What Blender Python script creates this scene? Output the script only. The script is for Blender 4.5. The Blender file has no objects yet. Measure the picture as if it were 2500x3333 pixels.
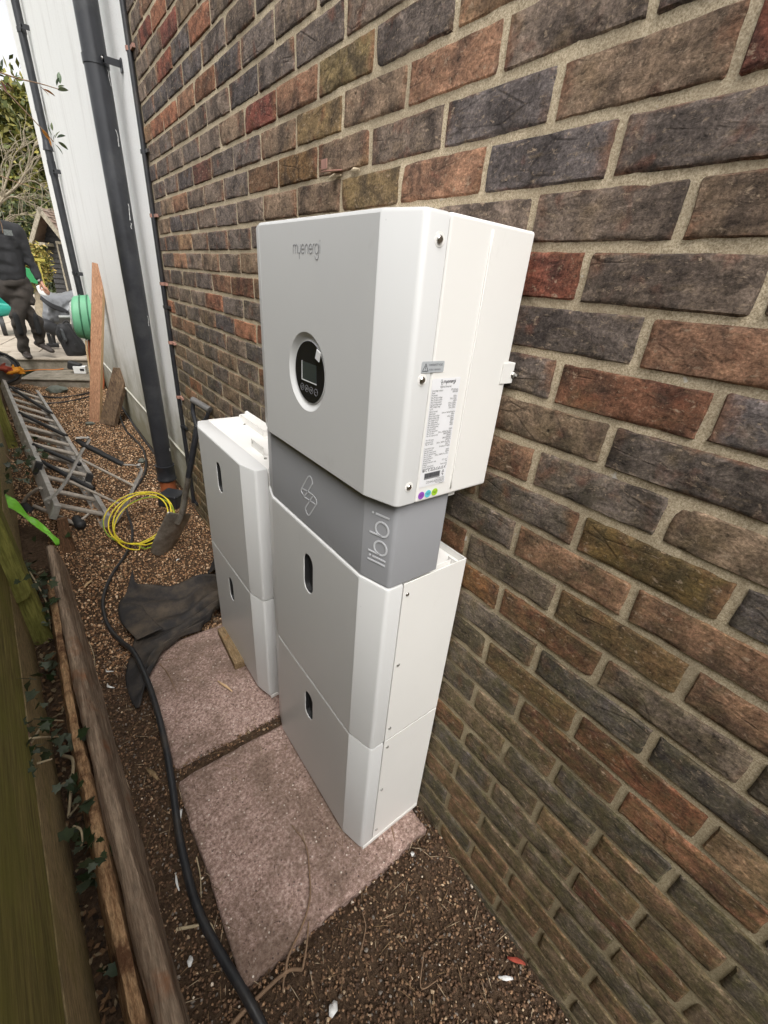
import bpy, bmesh, math, random
import numpy as np
from mathutils import Vector, Matrix, noise as mnoise
from mathutils.geometry import tessellate_polygon
R = math.radians
random.seed(7); rng = np.random.default_rng(7)
SC = bpy.context.scene; COL = SC.collection

# ------------------------------------------------------------------ camera
F_PX, YAW, PITCH, ROLL, CAM_X, CAM_Z = 1388.808, .69064, .48241, .08946, -.66412, 1.52591
PW, PH = 2500., 3333.
def _axes():
    cy, sy, cp, sp = math.cos(YAW), math.sin(YAW), math.cos(PITCH), math.sin(PITCH)
    f = np.array([sy*cp, cy*cp, -sp]); r = np.array([cy, -sy, 0.]); u = np.cross(r, f)
    c, s = math.cos(ROLL), math.sin(ROLL)
    return c*r+s*u, -s*r+c*u, f
CR, CU, CF = _axes(); CO = np.array([CAM_X, 0., CAM_Z])
cd = bpy.data.cameras.new('camera'); cam = bpy.data.objects.new('camera', cd); COL.objects.link(cam)
cd.sensor_fit = 'VERTICAL'; cd.sensor_height = 36.; cd.lens = F_PX/PH*36.
cd.clip_start = .02; cd.clip_end = 500
cam.matrix_world = Matrix(((CR[0], CU[0], -CF[0], CO[0]), (CR[1], CU[1], -CF[1], CO[1]), (CR[2], CU[2], -CF[2], CO[2]), (0, 0, 0, 1)))
SC.camera = cam
# ------------------------------------------------------------------ light
SUN_DIR = Vector((-.22, -.50, .82)).normalized()      # towards the sun
world = bpy.data.worlds.new('World'); SC.world = world; world.use_nodes = True
nt = world.node_tree; nt.nodes.clear()
sky = nt.nodes.new('ShaderNodeTexSky'); sky.sky_type = 'NISHITA'; sky.sun_disc = False
sky.sun_elevation = math.asin(SUN_DIR.z); sky.sun_rotation = math.atan2(SUN_DIR.x, SUN_DIR.y)
sky.dust_density = 4.; sky.air_density = 1.
hsv = nt.nodes.new('ShaderNodeHueSaturation'); hsv.inputs['Saturation'].default_value = .05
bg = nt.nodes.new('ShaderNodeBackground'); bg.inputs[1].default_value = .13
wo = nt.nodes.new('ShaderNodeOutputWorld')
nt.links.new(sky.outputs[0], hsv.inputs['Color']); nt.links.new(hsv.outputs[0], bg.inputs[0]); nt.links.new(bg.outputs[0], wo.inputs[0])
sl = bpy.data.lights.new('sun', 'SUN'); sl.energy = 1.3; sl.angle = R(40); sl.color = (1, .96, .9)
so = bpy.data.objects.new('sun', sl); COL.objects.link(so); so.rotation_euler = (-SUN_DIR).to_track_quat('-Z', 'Y').to_euler()
SC.render.engine = 'CYCLES'
SC.view_settings.view_transform = 'Standard'; SC.view_settings.look = 'None'; SC.view_settings.gamma = 1
SC.view_settings.use_curve_mapping = False
SC.view_settings.exposure = 1.08
SC.cycles.max_bounces = 6

# ------------------------------------------------------------------ measuring: a photo point on a known plane
def _ray(px, py): return CF + (px-PW/2)/F_PX*CR - (py-PH/2)/F_PX*CU
def G(px, py, z=0.):
    v = _ray(px, py); t = (z-CO[2])/v[2]; return Vector(CO+t*v)
def XP(px, py, x=0.):
    v = _ray(px, py); t = (x-CO[0])/v[0]; return Vector(CO+t*v)
def YP(px, py, y):
    v = _ray(px, py); t = (y-CO[1])/v[1]; return Vector(CO+t*v)
def PROJ(P):
    d = np.asarray(P)-CO; a = d@CR; b = d@CU; c = d@CF
    return np.stack([PW/2+F_PX*a/c, PH/2-F_PX*b/c, c], -1)

# ------------------------------------------------------------------ helpers
class _Org(dict):                       # world origin of each object's mesh, by name
    def __getitem__(s, o): return dict.__getitem__(s, o.name)
    def __setitem__(s, o, v): dict.__setitem__(s, o.name, v)
ORG = _Org()
def tag(o, label=None, cat=None, group=None, kind=None):
    if label: o['label'] = label
    if cat: o['category'] = cat
    if group: o['group'] = group
    if kind: o['kind'] = kind
    return o
def thing(name, loc, label, cat, group=None):
    o = bpy.data.objects.new(name, None); COL.objects.link(o); o.location = loc; o.empty_display_size = .05
    ORG[o] = Vector(loc); return tag(o, label, cat, group)
def link(name, me, m=None, parent=None, loc=(0, 0, 0), org=None):
    if m and not me.materials: me.materials.append(m)
    o = bpy.data.objects.new(name, me); COL.objects.link(o); o.location = loc
    if parent: o.parent = parent; ORG[o] = ORG[parent]
    else: ORG[o] = Vector(org if org is not None else loc)
    return o
def shade(me, ang=35):
    me.polygons.foreach_set('use_smooth', [True]*len(me.polygons))
    if ang < 180: me.set_sharp_from_angle(angle=R(ang))
class MB:
    def __init__(s): s.v = []; s.f = []; s.mi = []
    def add(s, vs, fs, mi=0):
        n = len(s.v); s.v += [tuple(map(float, p)) for p in vs]; s.f += [tuple(i+n for i in f) for f in fs]; s.mi += [mi]*len(fs); return s
    def box(s, c, d, rot=None, taper=None, mi=0):
        c = Vector(c); hx, hy, hz = d[0]/2, d[1]/2, d[2]/2
        M = rot if rot is not None else Matrix.Identity(3)
        vs = []
        for x in (-1, 1):
            for y in (-1, 1):
                for z in (-1, 1):
                    k = taper if (taper and z > 0) else 1
                    vs.append(c+M@Vector((x*hx*k, y*hy*k, z*hz)))
        return s.add(vs, [(0, 1, 3, 2), (4, 6, 7, 5), (0, 4, 5, 1), (2, 3, 7, 6), (0, 2, 6, 4), (1, 5, 7, 3)], mi)
    def bbox(s, a, b, mi=0):
        a = Vector(a); b = Vector(b); return s.box((a+b)/2, (abs(b.x-a.x), abs(b.y-a.y), abs(b.z-a.z)), mi=mi)
    def tube(s, pts, r, n=10, cap=True, squash=1., mi=0):
        pts = [Vector(p) for p in pts]; N = len(pts)
        rs = r if isinstance(r, (list, tuple)) else [r]*N
        t0 = (pts[1]-pts[0]).normalized()
        a = Vector((0, 0, 1)) if abs(t0.z) < .9 else Vector((1, 0, 0))
        up = (a-t0*a.dot(t0)).normalized(); vs = []; fs = []
        for i in range(N):
            t = (pts[min(i+1, N-1)]-pts[max(i-1, 0)]).normalized()
            up = (up-t*up.dot(t)).normalized(); sd = t.cross(up)
            for k in range(n):
                q = 2*math.pi*k/n; vs.append(pts[i]+(up*math.sin(q)*squash+sd*math.cos(q))*rs[i])
        for i in range(N-1):
            for k in range(n):
                fs.append((i*n+k, i*n+(k+1) % n, (i+1)*n+(k+1) % n, (i+1)*n+k))
        if cap: fs.append(tuple(range(n-1, -1, -1))); fs.append(tuple((N-1)*n+k for k in range(n)))
        return s.add(vs, fs, mi)
    def prism(s, poly, h0, h1, fn, mi=0):        # poly 2-D, fn(u, v, h) -> point
        n = len(poly); vs = [fn(u, v, h0) for u, v in poly]+[fn(u, v, h1) for u, v in poly]
        fs = [tuple(range(n-1, -1, -1)), tuple(range(n, 2*n))]+[(i, (i+1) % n, n+(i+1) % n, n+i) for i in range(n)]
        return s.add(vs, fs, mi)
    def build(s, name, m, parent=None, org=None, smooth=None, recalc=True):
        o0 = ORG[parent] if parent else Vector(org if org is not None else (0, 0, 0))
        me = bpy.data.meshes.new(name); me.from_pydata([tuple(Vector(p)-o0) for p in s.v], [], s.f)
        ms = m if isinstance(m, (list, tuple)) else [m]
        for k in ms: me.materials.append(k)
        if len(ms) > 1: me.polygons.foreach_set('material_index', s.mi)
        if recalc:
            b = bmesh.new(); b.from_mesh(me); bmesh.ops.recalc_face_normals(b, faces=b.faces); b.to_mesh(me); b.free()
        if smooth: shade(me, smooth)
        me.update()
        return link(name, me, None, parent, (0, 0, 0) if parent else o0, o0)
def bezier(pts, n=8):
    P = [Vector(p) for p in pts]; out = []
    Q = [P[0]*2-P[1]]+P+[P[-1]*2-P[-2]]
    for i in range(1, len(Q)-2):
        for k in range(n):
            t = k/n; a, b, c, d = Q[i-1:i+3]
            out.append(.5*((2*b)+(c-a)*t+(2*a-5*b+4*c-d)*t*t+(3*b-a-3*c+d)*t**3))
    out.append(P[-1]); return out
def loft_grid(rows, nu=6, nv=6):
    """rows of equal length -> smooth interpolated grid (list of rows)"""
    cr = [bezier(r, nv) for r in rows]; n = len(cr[0])
    cols = [bezier([cr[i][j] for i in range(len(cr))], nu) for j in range(n)]
    return [[cols[j][i] for j in range(n)] for i in range(len(cols[0]))]
def grid_mesh(mb, g, disp=None):
    nr, nc = len(g), len(g[0]); vs = []
    for i in range(nr):
        for j in range(nc):
            p = Vector(g[i][j])
            if disp: p = p+disp(i/(nr-1), j/(nc-1), p)
            vs.append(p)
    mb.add(vs, [(i*nc+j, i*nc+j+1, (i+1)*nc+j+1, (i+1)*nc+j) for i in range(nr-1) for j in range(nc-1)])
    return mb
def solid(o, t=.002, off=0.):
    m = o.modifiers.new('thick', 'SOLIDIFY'); m.thickness = t; m.offset = off; return o
def bevel(o, w=.002, seg=2, ang=40):
    m = o.modifiers.new('bevel', 'BEVEL'); m.width = w; m.segments = seg; m.limit_method = 'ANGLE'; m.angle_limit = R(ang); return o
def blob(name, caps, m, parent=None, voxel=.012, smooth=6, org=None, disp=None):
    """capsules merged into one continuous skin"""
    mb = MB()
    for c in caps:
        p0, p1, r0, r1 = Vector(c[0]), Vector(c[1]), c[2], c[3]; sq = c[4] if len(c) > 4 else 1.
        d = p1-p0
        if d.length < 1e-5: d = Vector((0, 0, 1e-4)); p1 = p0+d
        t = d.normalized(); pts = []; rs = []
        for k in range(4): a = R(85-k*28); pts.append(p0-t*r0*math.sin(a)); rs.append(r0*math.cos(a))
        for k in range(4): a = R(1+k*28); pts.append(p1+t*r1*math.sin(a)); rs.append(r1*math.cos(a))
        mb.tube(pts, rs, 14, squash=sq)
    o = mb.build(name, m, None, org=(0, 0, 0))
    rm = o.modifiers.new('r', 'REMESH'); rm.mode = 'VOXEL'; rm.voxel_size = voxel
    sm = o.modifiers.new('s', 'SMOOTH'); sm.iterations = smooth; sm.factor = .5
    dg = bpy.context.evaluated_depsgraph_get(); me = bpy.data.meshes.new_from_object(o.evaluated_get(dg))
    old = o.data; bpy.data.objects.remove(o); bpy.data.meshes.remove(old)
    o0 = ORG[parent] if parent else Vector(org if org is not None else (0, 0, 0))
    co = np.empty(len(me.vertices)*3); me.vertices.foreach_get('co', co); co = co.reshape(-1, 3)
    if disp: co = np.array([tuple(Vector(p)+disp(Vector(p))) for p in co])
    me.vertices.foreach_set('co', (co-np.array(o0)).ravel()); shade(me, 180); me.name = name
    if not me.materials: me.materials.append(m)
    return link(name, me, None, parent, (0, 0, 0) if parent else o0, o0)
def children(o): return [c for c in bpy.data.objects if c.parent == o]
def copy_tree(o, parent=None):
    c = o.copy(); COL.objects.link(c)
    if parent: c.parent = parent
    ORG[c] = ORG[o]
    for k in children(o):
        if k is not c: copy_tree(k, c)
    return c
def np_mesh(name, V, Fq, cols=None, k=4):
    me = bpy.data.meshes.new(name); me.vertices.add(len(V)); me.vertices.foreach_set('co', V.astype(np.float32).ravel())
    nf = len(Fq); me.loops.add(nf*k); me.loops.foreach_set('vertex_index', Fq.astype(np.int32).ravel())
    me.polygons.add(nf); me.polygons.foreach_set('loop_start', np.arange(0, nf*k, k, dtype=np.int32)); me.polygons.foreach_set('loop_total', np.full(nf, k, np.int32))
    me.update(calc_edges=True)
    if cols is not None:
        a = me.color_attributes.new('col', 'FLOAT_COLOR', 'POINT'); c = np.ones((len(V), 4), np.float32); c[:, :3] = cols; a.data.foreach_set('color', c.ravel())
    return me
def fbm(p, o=4): return mnoise.fractal(Vector(p), 1., 2., o)

# ------------------------------------------------------------------ materials
class NT:
    def __init__(s, name):
        s.m = bpy.data.materials.new(name); s.m.use_nodes = True; s.t = s.m.node_tree
        s.b = s.t.nodes['Principled BSDF']
    def n(s, typ, **kw):
        x = s.t.nodes.new('ShaderNode'+typ)
        for k, v in kw.items(): setattr(x, k, v)
        return x
    def set(s, sock, v):
        if hasattr(v, 'is_output') or isinstance(v, bpy.types.NodeSocket): s.t.links.new(v, sock)
        else:
            if isinstance(v, (tuple, list)) and len(v) == 3 and sock.type == 'RGBA': v = (*v, 1)
            sock.default_value = v
    def noise(s, vec, scale, detail=5., rough=.6, dist=0.):
        x = s.n('TexNoise'); s.set(x.inputs['Vector'], vec); x.inputs['Scale'].default_value = scale; x.inputs['Detail'].default_value = detail
        x.inputs['Roughness'].default_value = rough; x.inputs['Distortion'].default_value = dist; return x.outputs[0]
    def voro(s, vec, scale, feat='F1', rnd=1.):
        x = s.n('TexVoronoi'); x.feature = feat; s.set(x.inputs['Vector'], vec); x.inputs['Scale'].default_value = scale; x.inputs['Randomness'].default_value = rnd; return x
    def ramp(s, fac, *st):
        x = s.n('ValToRGB'); e = x.color_ramp.elements
        while len(e) < len(st): e.new(.5)
        for i, (p, c) in enumerate(st):
            e[i].position = p; e[i].color = (c, c, c, 1) if isinstance(c, (int, float)) else (*c, 1)
        s.set(x.inputs[0], fac); return x.outputs[0]
    def mix(s, fac, a, b, bl='MIX'):
        x = s.n('Mix'); x.data_type = 'RGBA'; x.blend_type = bl; s.set(x.inputs[0], fac); s.set(x.inputs[6], a); s.set(x.inputs[7], b); return x.outputs[2]
    def math(s, op, a, b=0.):
        x = s.n('Math'); x.operation = op; s.set(x.inputs[0], a); s.set(x.inputs[1], b); return x.outputs[0]
    def vmath(s, op, a, b):
        x = s.n('VectorMath'); x.operation = op; s.set(x.inputs[0], a); s.set(x.inputs[1], b); return x.outputs[0]
    def geo(s): return s.n('NewGeometry').outputs['Position']
    def obj(s): return s.n('TexCoord').outputs['Object']
    def bump(s, h, strength=.5, dist=.002, prev=None):
        x = s.n('Bump'); x.inputs['Strength'].default_value = strength; x.inputs['Distance'].default_value = dist; s.set(x.inputs['Height'], h)
        if prev: s.set(x.inputs['Normal'], prev)
        return x.outputs[0]
    def out(s, col=None, rough=None, normal=None, metal=None, spec=None):
        if col is not None: s.set(s.b.inputs['Base Color'], col)
        if rough is not None: s.set(s.b.inputs['Roughness'], rough)
        if normal is not None: s.set(s.b.inputs['Normal'], normal)
        if metal is not None: s.b.inputs['Metallic'].default_value = metal
        if spec is not None: s.b.inputs['Specular IOR Level'].default_value = spec
        return s.m
def simple(name, c, rough=.5, var=.15, scale=30., bump=0., bdist=.001, metal=0., spec=.5, dirt=None, dscale=6., dlo=.5, dhi=.75):
    t = NT(name); p = t.obj(); n = t.noise(p, scale, 6., .65)
    col = t.mix(t.ramp(n, (.25, 0.), (.75, 1.)), tuple(x*(1-var) for x in c), tuple(min(1, x*(1+var)) for x in c))
    if dirt is not None: col = t.mix(t.ramp(t.noise(p, dscale, 8., .7), (dlo, 0.), (dhi, 1.)), col, dirt)
    rr = t.math('ADD', t.math('MULTIPLY', n, .2), rough-.1)
    nm = t.bump(t.noise(p, scale*3, 6., .7), bump, bdist) if bump else None
    return t.out(col, rr, nm, metal, spec)

def brick_mat(name, joined=False):
    t = NT(name)
    if joined:
        p = t.geo(); base = t.n('VertexColor', layer_name='col').outputs[0]; rnd = None
    else:
        oi = t.n('ObjectInfo'); base = oi.outputs['Color']
        p = t.vmath('ADD', t.obj(), t.vmath('MULTIPLY', t.n('CombineXYZ').outputs[0], (0, 0, 0)))
        cx = t.n('CombineXYZ'); t.set(cx.inputs[0], t.math('MULTIPLY', oi.outputs['Random'], 37.)); t.set(cx.inputs[1], t.math('MULTIPLY', oi.outputs['Random'], 91.)); t.set(cx.inputs[2], t.math('MULTIPLY', oi.outputs['Random'], 53.))
        p = t.vmath('ADD', t.obj(), cx.outputs[0])
    st = t.vmath('MULTIPLY', p, (1., .35, 1.6))
    # burnt dark patches, sandy drags, red body showing at arrises
    dark = t.ramp(t.noise(p, 13., 4., .6, .4), (.44, 0.), (.62, 1.))
    col = t.mix(t.math('MULTIPLY', dark, .68), base, (.032, .026, .025))
    tan = t.ramp(t.noise(st, 55., 6., .7), (.56, 0.), (.74, 1.))
    col = t.mix(t.math('MULTIPLY', tan, .5), col, (.26, .19, .115))
    red = t.ramp(t.noise(p, 21., 3., .5, .2), (.6, 0.), (.72, 1.))
    col = t.mix(t.math('MULTIPLY', red, .42), col, (.19, .062, .034))
    if not joined:
        sp_ = t.n('SeparateXYZ'); t.set(sp_.inputs[0], t.obj())
        ed = t.math('MAXIMUM', t.math('MULTIPLY', t.math('ABSOLUTE', sp_.outputs[1]), 9.4), t.math('MULTIPLY', t.math('ABSOLUTE', sp_.outputs[2]), 29.))
        ed = t.ramp(t.math('ADD', ed, t.math('MULTIPLY', t.math('SUBTRACT', t.noise(p, 26., 5., .65), .5), .9)), (.78, 0.), (1.02, 1.))
        pick = t.ramp(t.noise(p, 7., 1.), (.46, 0.), (.56, .7))
        col = t.mix(t.math('MULTIPLY', ed, pick), col, (.20, .10, .06))
    ochre = t.ramp(t.noise(t.vmath('ADD', p, (7., 3., 1.)), 10., 3., .6), (.6, 0.), (.74, 1.))
    col = t.mix(t.math('MULTIPLY', ochre, .35), col, (.26, .17, .075))
    fine = t.noise(p, 260., 4., .7)
    col = t.mix(.75, col, t.ramp(fine, (.28, .45), (.5, 1.), (.75, 1.55)), 'MULTIPLY')
    # algae on the damp lower courses
    g = t.geo(); sx = t.n('SeparateXYZ'); t.set(sx.inputs[0], g)
    hz = t.ramp(t.math('ADD', t.math('MULTIPLY', sx.outputs[2], .55), t.math('MULTIPLY', t.math('SUBTRACT', t.noise(g, 2.2, 4.), .5), .9)), (.22, 1.), (.85, 0.))
    mossy = t.math('MULTIPLY', hz, t.ramp(t.noise(g, 34., 6., .7), (.36, .15), (.6, .75)))
    col = t.mix(mossy, col, (.105, .092, .036))
    pit = t.ramp(t.voro(t.vmath('ADD', p, (0, .3, .1)), 34.).outputs[0], (.03, 0.), (.12, 1.))
    pitm = t.ramp(t.noise(p, 18., 2.), (.55, 0.), (.68, 1.))
    pit = t.math('SUBTRACT', 1., t.math('MULTIPLY', t.math('SUBTRACT', 1., pit), pitm))
    col = t.mix(pit, (.012, .009, .008), col)
    fis = t.noise(t.vmath('MULTIPLY', p, (1., .5, 1.)), 75., 8., .8, .6)
    grit = t.noise(p, 190., 5., .8)
    lum = t.ramp(t.math('ADD', t.math('MULTIPLY', fis, .6), t.math('MULTIPLY', grit, .4)), (.37, .22), (.46, .72), (.54, 1.15), (.66, 2.3))
    col = t.mix(1., col, lum, 'MULTIPLY')
    col = t.mix(t.ramp(t.noise(t.vmath('MULTIPLY', p, (1., .6, 1.)), 120., 4., .75, .4), (.58, 0.), (.70, .85)), col, (.40, .30, .21))
    h = t.math('ADD', t.math('MULTIPLY', fis, 1.), t.math('MULTIPLY', grit, .45))
    h = t.math('ADD', h, t.math('MULTIPLY', pit, .7))
    crack = t.ramp(t.voro(t.vmath('ADD', t.vmath('MULTIPLY', p, (1., .5, 1.3)), t.vmath('MULTIPLY', t.n('CombineXYZ').outputs[0], (0, 0, 0))), 16., 'DISTANCE_TO_EDGE').outputs[0], (.0, 0.), (.035, 1.))
    ckm = t.ramp(t.noise(p, 9., 3., .6), (.52, 0.), (.6, 1.))
    crack = t.math('SUBTRACT', 1., t.math('MULTIPLY', t.math('SUBTRACT', 1., crack), ckm))
    h = t.math('ADD', h, t.math('MULTIPLY', crack, .35))
    col = t.mix(t.math('ADD', t.math('MULTIPLY', crack, .45), .55), (.015, .011, .01), col)
    return t.out(col, .93, t.bump(h, 1., .005), spec=.2)
def mortar_mat():
    t = NT('sandy mortar'); g = t.geo()
    col = t.ramp(t.noise(g, 420., 4., .8), (.36, (.26, .20, .125)), (.5, (.56, .46, .32)), (.64, (.80, .69, .51)))
    col = t.mix(t.ramp(t.noise(g, 5., 5.), (.35, .55), (.65, 0.)), col, (.24, .19, .13))
    col = t.mix(t.ramp(t.noise(g, 26., 3., .6), (.7, 0.), (.74, .85)), col, (.62, .59, .54))
    sx = t.n('SeparateXYZ'); t.set(sx.inputs[0], g)
    hz = t.ramp(t.math('ADD', t.math('MULTIPLY', sx.outputs[2], .6), t.math('MULTIPLY', t.math('SUBTRACT', t.noise(g, 2.2, 4.), .5), .9)), (.15, 1.), (.8, 0.))
    col = t.mix(t.math('MULTIPLY', hz, .5), col, (.19, .165, .08))
    return t.out(col, .95, t.bump(t.math('ADD', t.noise(g, 300., 5., .8), t.math('MULTIPLY', t.noise(g, 40., 3.), 1.2)), .8, .002), spec=.2)
def wood_mat(name, c1, c2, scale=14., axis=(1., .06, 1.), rough=.8, bumpd=.002, patch=None, plo=.5, phi=.65, use_geo=True):
    t = NT(name); p = t.geo() if use_geo else t.obj(); q = t.vmath('MULTIPLY', p, axis)
    g = t.noise(q, scale*4, 7., .7, 1.2)
    col = t.ramp(g, (.3, c1), (.7, c2))
    col = t.mix(.7, col, t.ramp(t.noise(q, scale*14, 6., .75), (.34, .30), (.5, .95), (.68, 1.7)), 'MULTIPLY')
    if patch: col = t.mix(t.ramp(t.noise(p, scale*.6, 6., .65), (plo, 0.), (phi, .9)), col, patch)
    return t.out(col, rough, t.bump(g, .8, bumpd), spec=.25)
def vcol_mat(name, rough=.85, fine=400., bump=.3, spec=.25, trans=0.):
    t = NT(name); c = t.n('VertexColor', layer_name='col').outputs[0]; g = t.geo()
    col = t.mix(.6, c, t.ramp(t.noise(g, fine, 3.), (.3, .6), (.7, 1.4)), 'MULTIPLY')
    m = t.out(col, rough, t.bump(t.noise(g, fine, 3.), bump, .001), spec=spec)
    if trans: t.b.inputs['Transmission Weight'].default_value = 0.; t.b.inputs['Subsurface Weight'].default_value = 0.
    return m

def powder(name, c, rough=.42, marks=.0):
    t = NT(name); p = t.obj(); 
    col = t.mix(t.ramp(t.noise(p, 3., 4.), (.3, 0.), (.7, 1.)), tuple(x*.965 for x in c), c)
    sm = t.ramp(t.noise(t.vmath('MULTIPLY', p, (1., 1., .6)), 9., 8., .75), (.60, 0.), (.8, .34))
    col = t.mix(sm, col, tuple(x*.7 for x in (c[0], c[1]*.97, c[2]*.92)))
    speck = t.ramp(t.noise(p, 90., 2., .5), (.77, 0.), (.80, .5)); col = t.mix(speck, col, tuple(x*.5 for x in c))
    return t.out(col, t.math('ADD', t.math('MULTIPLY', t.noise(p, 7., 5.), .12), rough-.06), t.bump(t.noise(p, 900., 2.), .12, .0004), spec=.5)
M = {}
M['brick'] = brick_mat('burnt stock brick'); M['brick_far'] = brick_mat('stock brick joined', True); M['mortar'] = mortar_mat()
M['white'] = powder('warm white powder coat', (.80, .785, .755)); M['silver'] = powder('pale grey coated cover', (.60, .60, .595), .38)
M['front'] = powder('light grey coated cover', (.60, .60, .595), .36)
M['grey'] = powder('mid grey coated cover', (.275, .278, .292), .36)
M['black'] = simple('black glass', (.012, .012, .014), .14, .1); M['rub'] = simple('black rubber', (.02, .02, .021), .6, .3, 60, .3)
M['ink'] = simple('dark print', (.05, .05, .055), .6, .05); M['pale'] = simple('pale silver print', (.62, .63, .66), .45, .03)
M['gprint'] = simple('grey print', (.25, .25, .26), .5, .05)
M['steel'] = simple('bright screw steel', (.55, .54, .52), .28, .15, metal=1.); M['dgrey'] = simple('display glass', (.045, .055, .052), .18, .1)
M['sticker'] = simple('silver sticker', (.42, .44, .46), .38, .06); M['paper'] = simple('white label paper', (.78, .78, .80), .5, .03)
M['vio'] = simple('violet sticker', (.30, .08, .48), .5, .05); M['cyan'] = simple('cyan sticker', (.12, .55, .66), .5, .05); M['lime'] = simple('lime sticker', (.36, .62, .03), .5, .05)
M['barcode'] = simple('grey barcode field', (.2, .2, .21), .5, .05)
M['pipe'] = simple('black plastic pipe', (.022, .023, .027), .36, .3, 8, .1, dirt=(.06, .06, .06), dscale=3.)
M['clay'] = simple('orange drain plastic', (.30, .085, .03), .6, .2, 20, .2, dirt=(.12, .06, .035))
M['hose'] = simple('black cable sheath', (.018, .019, .022), .42, .3, 30, .1, dirt=(.05, .042, .035), dscale=12.)
M['alu'] = simple('weathered aluminium', (.44, .42, .40), .5, .25, 25, .15, metal=.35, dirt=(.20, .18, .155), dscale=9., dlo=.45, dhi=.8)
M['alu2'] = simple('dull aluminium rung', (.38, .335, .285), .6, .25, 60, .3, metal=.15)
M['yellow'] = simple('yellow cable', (.62, .50, .03), .45, .12, 40); M['green'] = simple('green stripe', (.10, .30, .04), .45, .1)
M['strap'] = simple('lime plastic strap', (.22, .62, .05), .45, .15, 30)
M['fabric'] = None
t = NT('black weed membrane'); p = t.geo(); wv = t.noise(p, 700., 2.)
col = t.mix(t.ramp(t.noise(p, 7., 6., .7), (.42, 0.), (.7, .85)), (.032, .030, .030), (.11, .085, .062))
M['fabric'] = t.out(t.mix(.5, col, t.ramp(wv, (.3, .6), (.7, 1.4)), 'MULTIPLY'), .9, t.bump(wv, .5, .001), spec=.2)
t = NT('pink concrete paving'); p = t.geo()
c = t.ramp(t.noise(p, 105., 6., .85), (.34, (.08, .05, .04)), (.45, (.27, .18, .15)), (.54, (.42, .29, .25)), (.66, (.72, .58, .51)))
blot = t.noise(p, 4.2, 7., .7)
c = t.mix(t.ramp(blot, (.42, .0), (.60, .9)), c, t.mix(.72, c, (.11, .075, .05)))
vs_ = t.voro(p, 75.); c = t.mix(t.ramp(vs_.outputs[0], (.13, .9), (.22, 0.)), c, t.ramp(vs_.outputs[1], (.3, (.07, .045, .04)), (.6, (.32, .23, .2)), (.86, (.75, .68, .6))))
M['slab'] = t.out(c, .9, t.bump(t.math('ADD', t.noise(p, 160., 5., .8), t.math('MULTIPLY', t.noise(p, 14., 3.), 1.5)), .9, .003), spec=.25)
t = NT('damp soil'); p = t.geo()
M['soil'] = t.out(t.ramp(t.noise(p, 60., 7., .75), (.3, (.03, .019, .012)), (.55, (.095, .06, .037)), (.8, (.20, .135, .085))), .95, t.bump(t.noise(p, 120., 6., .8), 1., .008), spec=.2)
M['gravel'] = vcol_mat('pea gravel', .8)
t = NT('white roughcast'); p = t.geo(); sx = t.n('SeparateXYZ'); t.set(sx.inputs[0], p)
streak = t.ramp(t.noise(t.vmath('MULTIPLY', p, (1., 1.5, .22)), 3., 9., .75), (.52, 0.), (.76, .55))
c = t.mix(streak, (.84, .835, .825), (.46, .43, .41))
low = t.ramp(t.math('ADD', sx.outputs[2], t.math('MULTIPLY', t.math('SUBTRACT', t.noise(p, 2.4, 6., .7), .5), 1.1)), (.15, 1.), (.85, 0.))
c = t.mix(t.math('MULTIPLY', low, .85), c, (.24, .225, .13))
c = t.mix(t.ramp(t.noise(p, 160., 3.), (.3, .25), (.5, 0.)), c, (.45, .44, .43))
M['render'] = t.out(c, .92, t.bump(t.noise(p, 150., 4., .7), .7, .004), spec=.2)
M['conc'] = None
t = NT('weathered concrete step'); p = t.geo()
c = t.ramp(t.noise(p, 9., 7., .7), (.3, (.13, .115, .08)), (.7, (.34, .30, .25)))
M['conc'] = t.out(t.mix(.5, c, t.ramp(t.noise(p, 150., 4.), (.3, .7), (.7, 1.3)), 'MULTIPLY'), .9, t.bump(t.noise(p, 120., 5.), .5, .002), spec=.2)
t = NT('pale patio paving'); p = t.geo()
M['patio'] = t.out(t.ramp(t.noise(p, 7., 7., .7), (.3, (.30, .255, .20)), (.7, (.46, .40, .33))), .85, t.bump(t.noise(p, 90., 5.), .4, .002), spec=.3)
GRN = (.115, .11, .022)
M['fence'] = wood_mat('mossy fence board', (.15, .13, .04), (.26, .22, .075), 6., (1., .06, 1.), .9, .001, (.20, .20, .04), .45, .7)
M['gboard'] = wood_mat('stained gravel board', (.25, .19, .10), (.36, .28, .15), 9., (1., .2, 1.), .9, .0008, (.22, .19, .06), .5, .8)
M['post'] = wood_mat('mossy post', (.17, .17, .04), (.30, .29, .08), 7., (1., 1., .1), .9, .002, (.075, .075, .02), .5, .7)
M['rotten'] = wood_mat('rotten crumbly timber', (.16, .07, .03), (.58, .38, .21), 13., (1., .22, 1.), .9, .007, (.09, .04, .02), .52, .62)
M['sleeper'] = wood_mat('weathered brown timber', (.11, .065, .042), (.38, .29, .21), 11., (1., .07, 1.), .85, .005, (.26, .11, .05), .56, .72)
M['plank'] = wood_mat('reddish sawn timber', (.30, .15, .085), (.42, .24, .145), 9., (1., 1., .06), .7, .001)
M['edgew'] = simple('fresh sawn edge', (.56, .38, .21), .75, .12, 60)
M['oldboard'] = wood_mat('dark old board', (.05, .03, .02), (.17, .115, .07), 8., (1., .3, .2), .8, .002, (.26, .17, .085), .55, .7)
M['stake'] = wood_mat('split dark stake', (.05, .026, .015), (.20, .11, .06), 14., (1., 1., .08), .9, .004)
M['chip'] = wood_mat('mossy timber offcut', (.13, .085, .04), (.30, .21, .12), 14., (1., .2, 1.), .9, .003, (.34, .14, .045), .56, .66)
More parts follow.
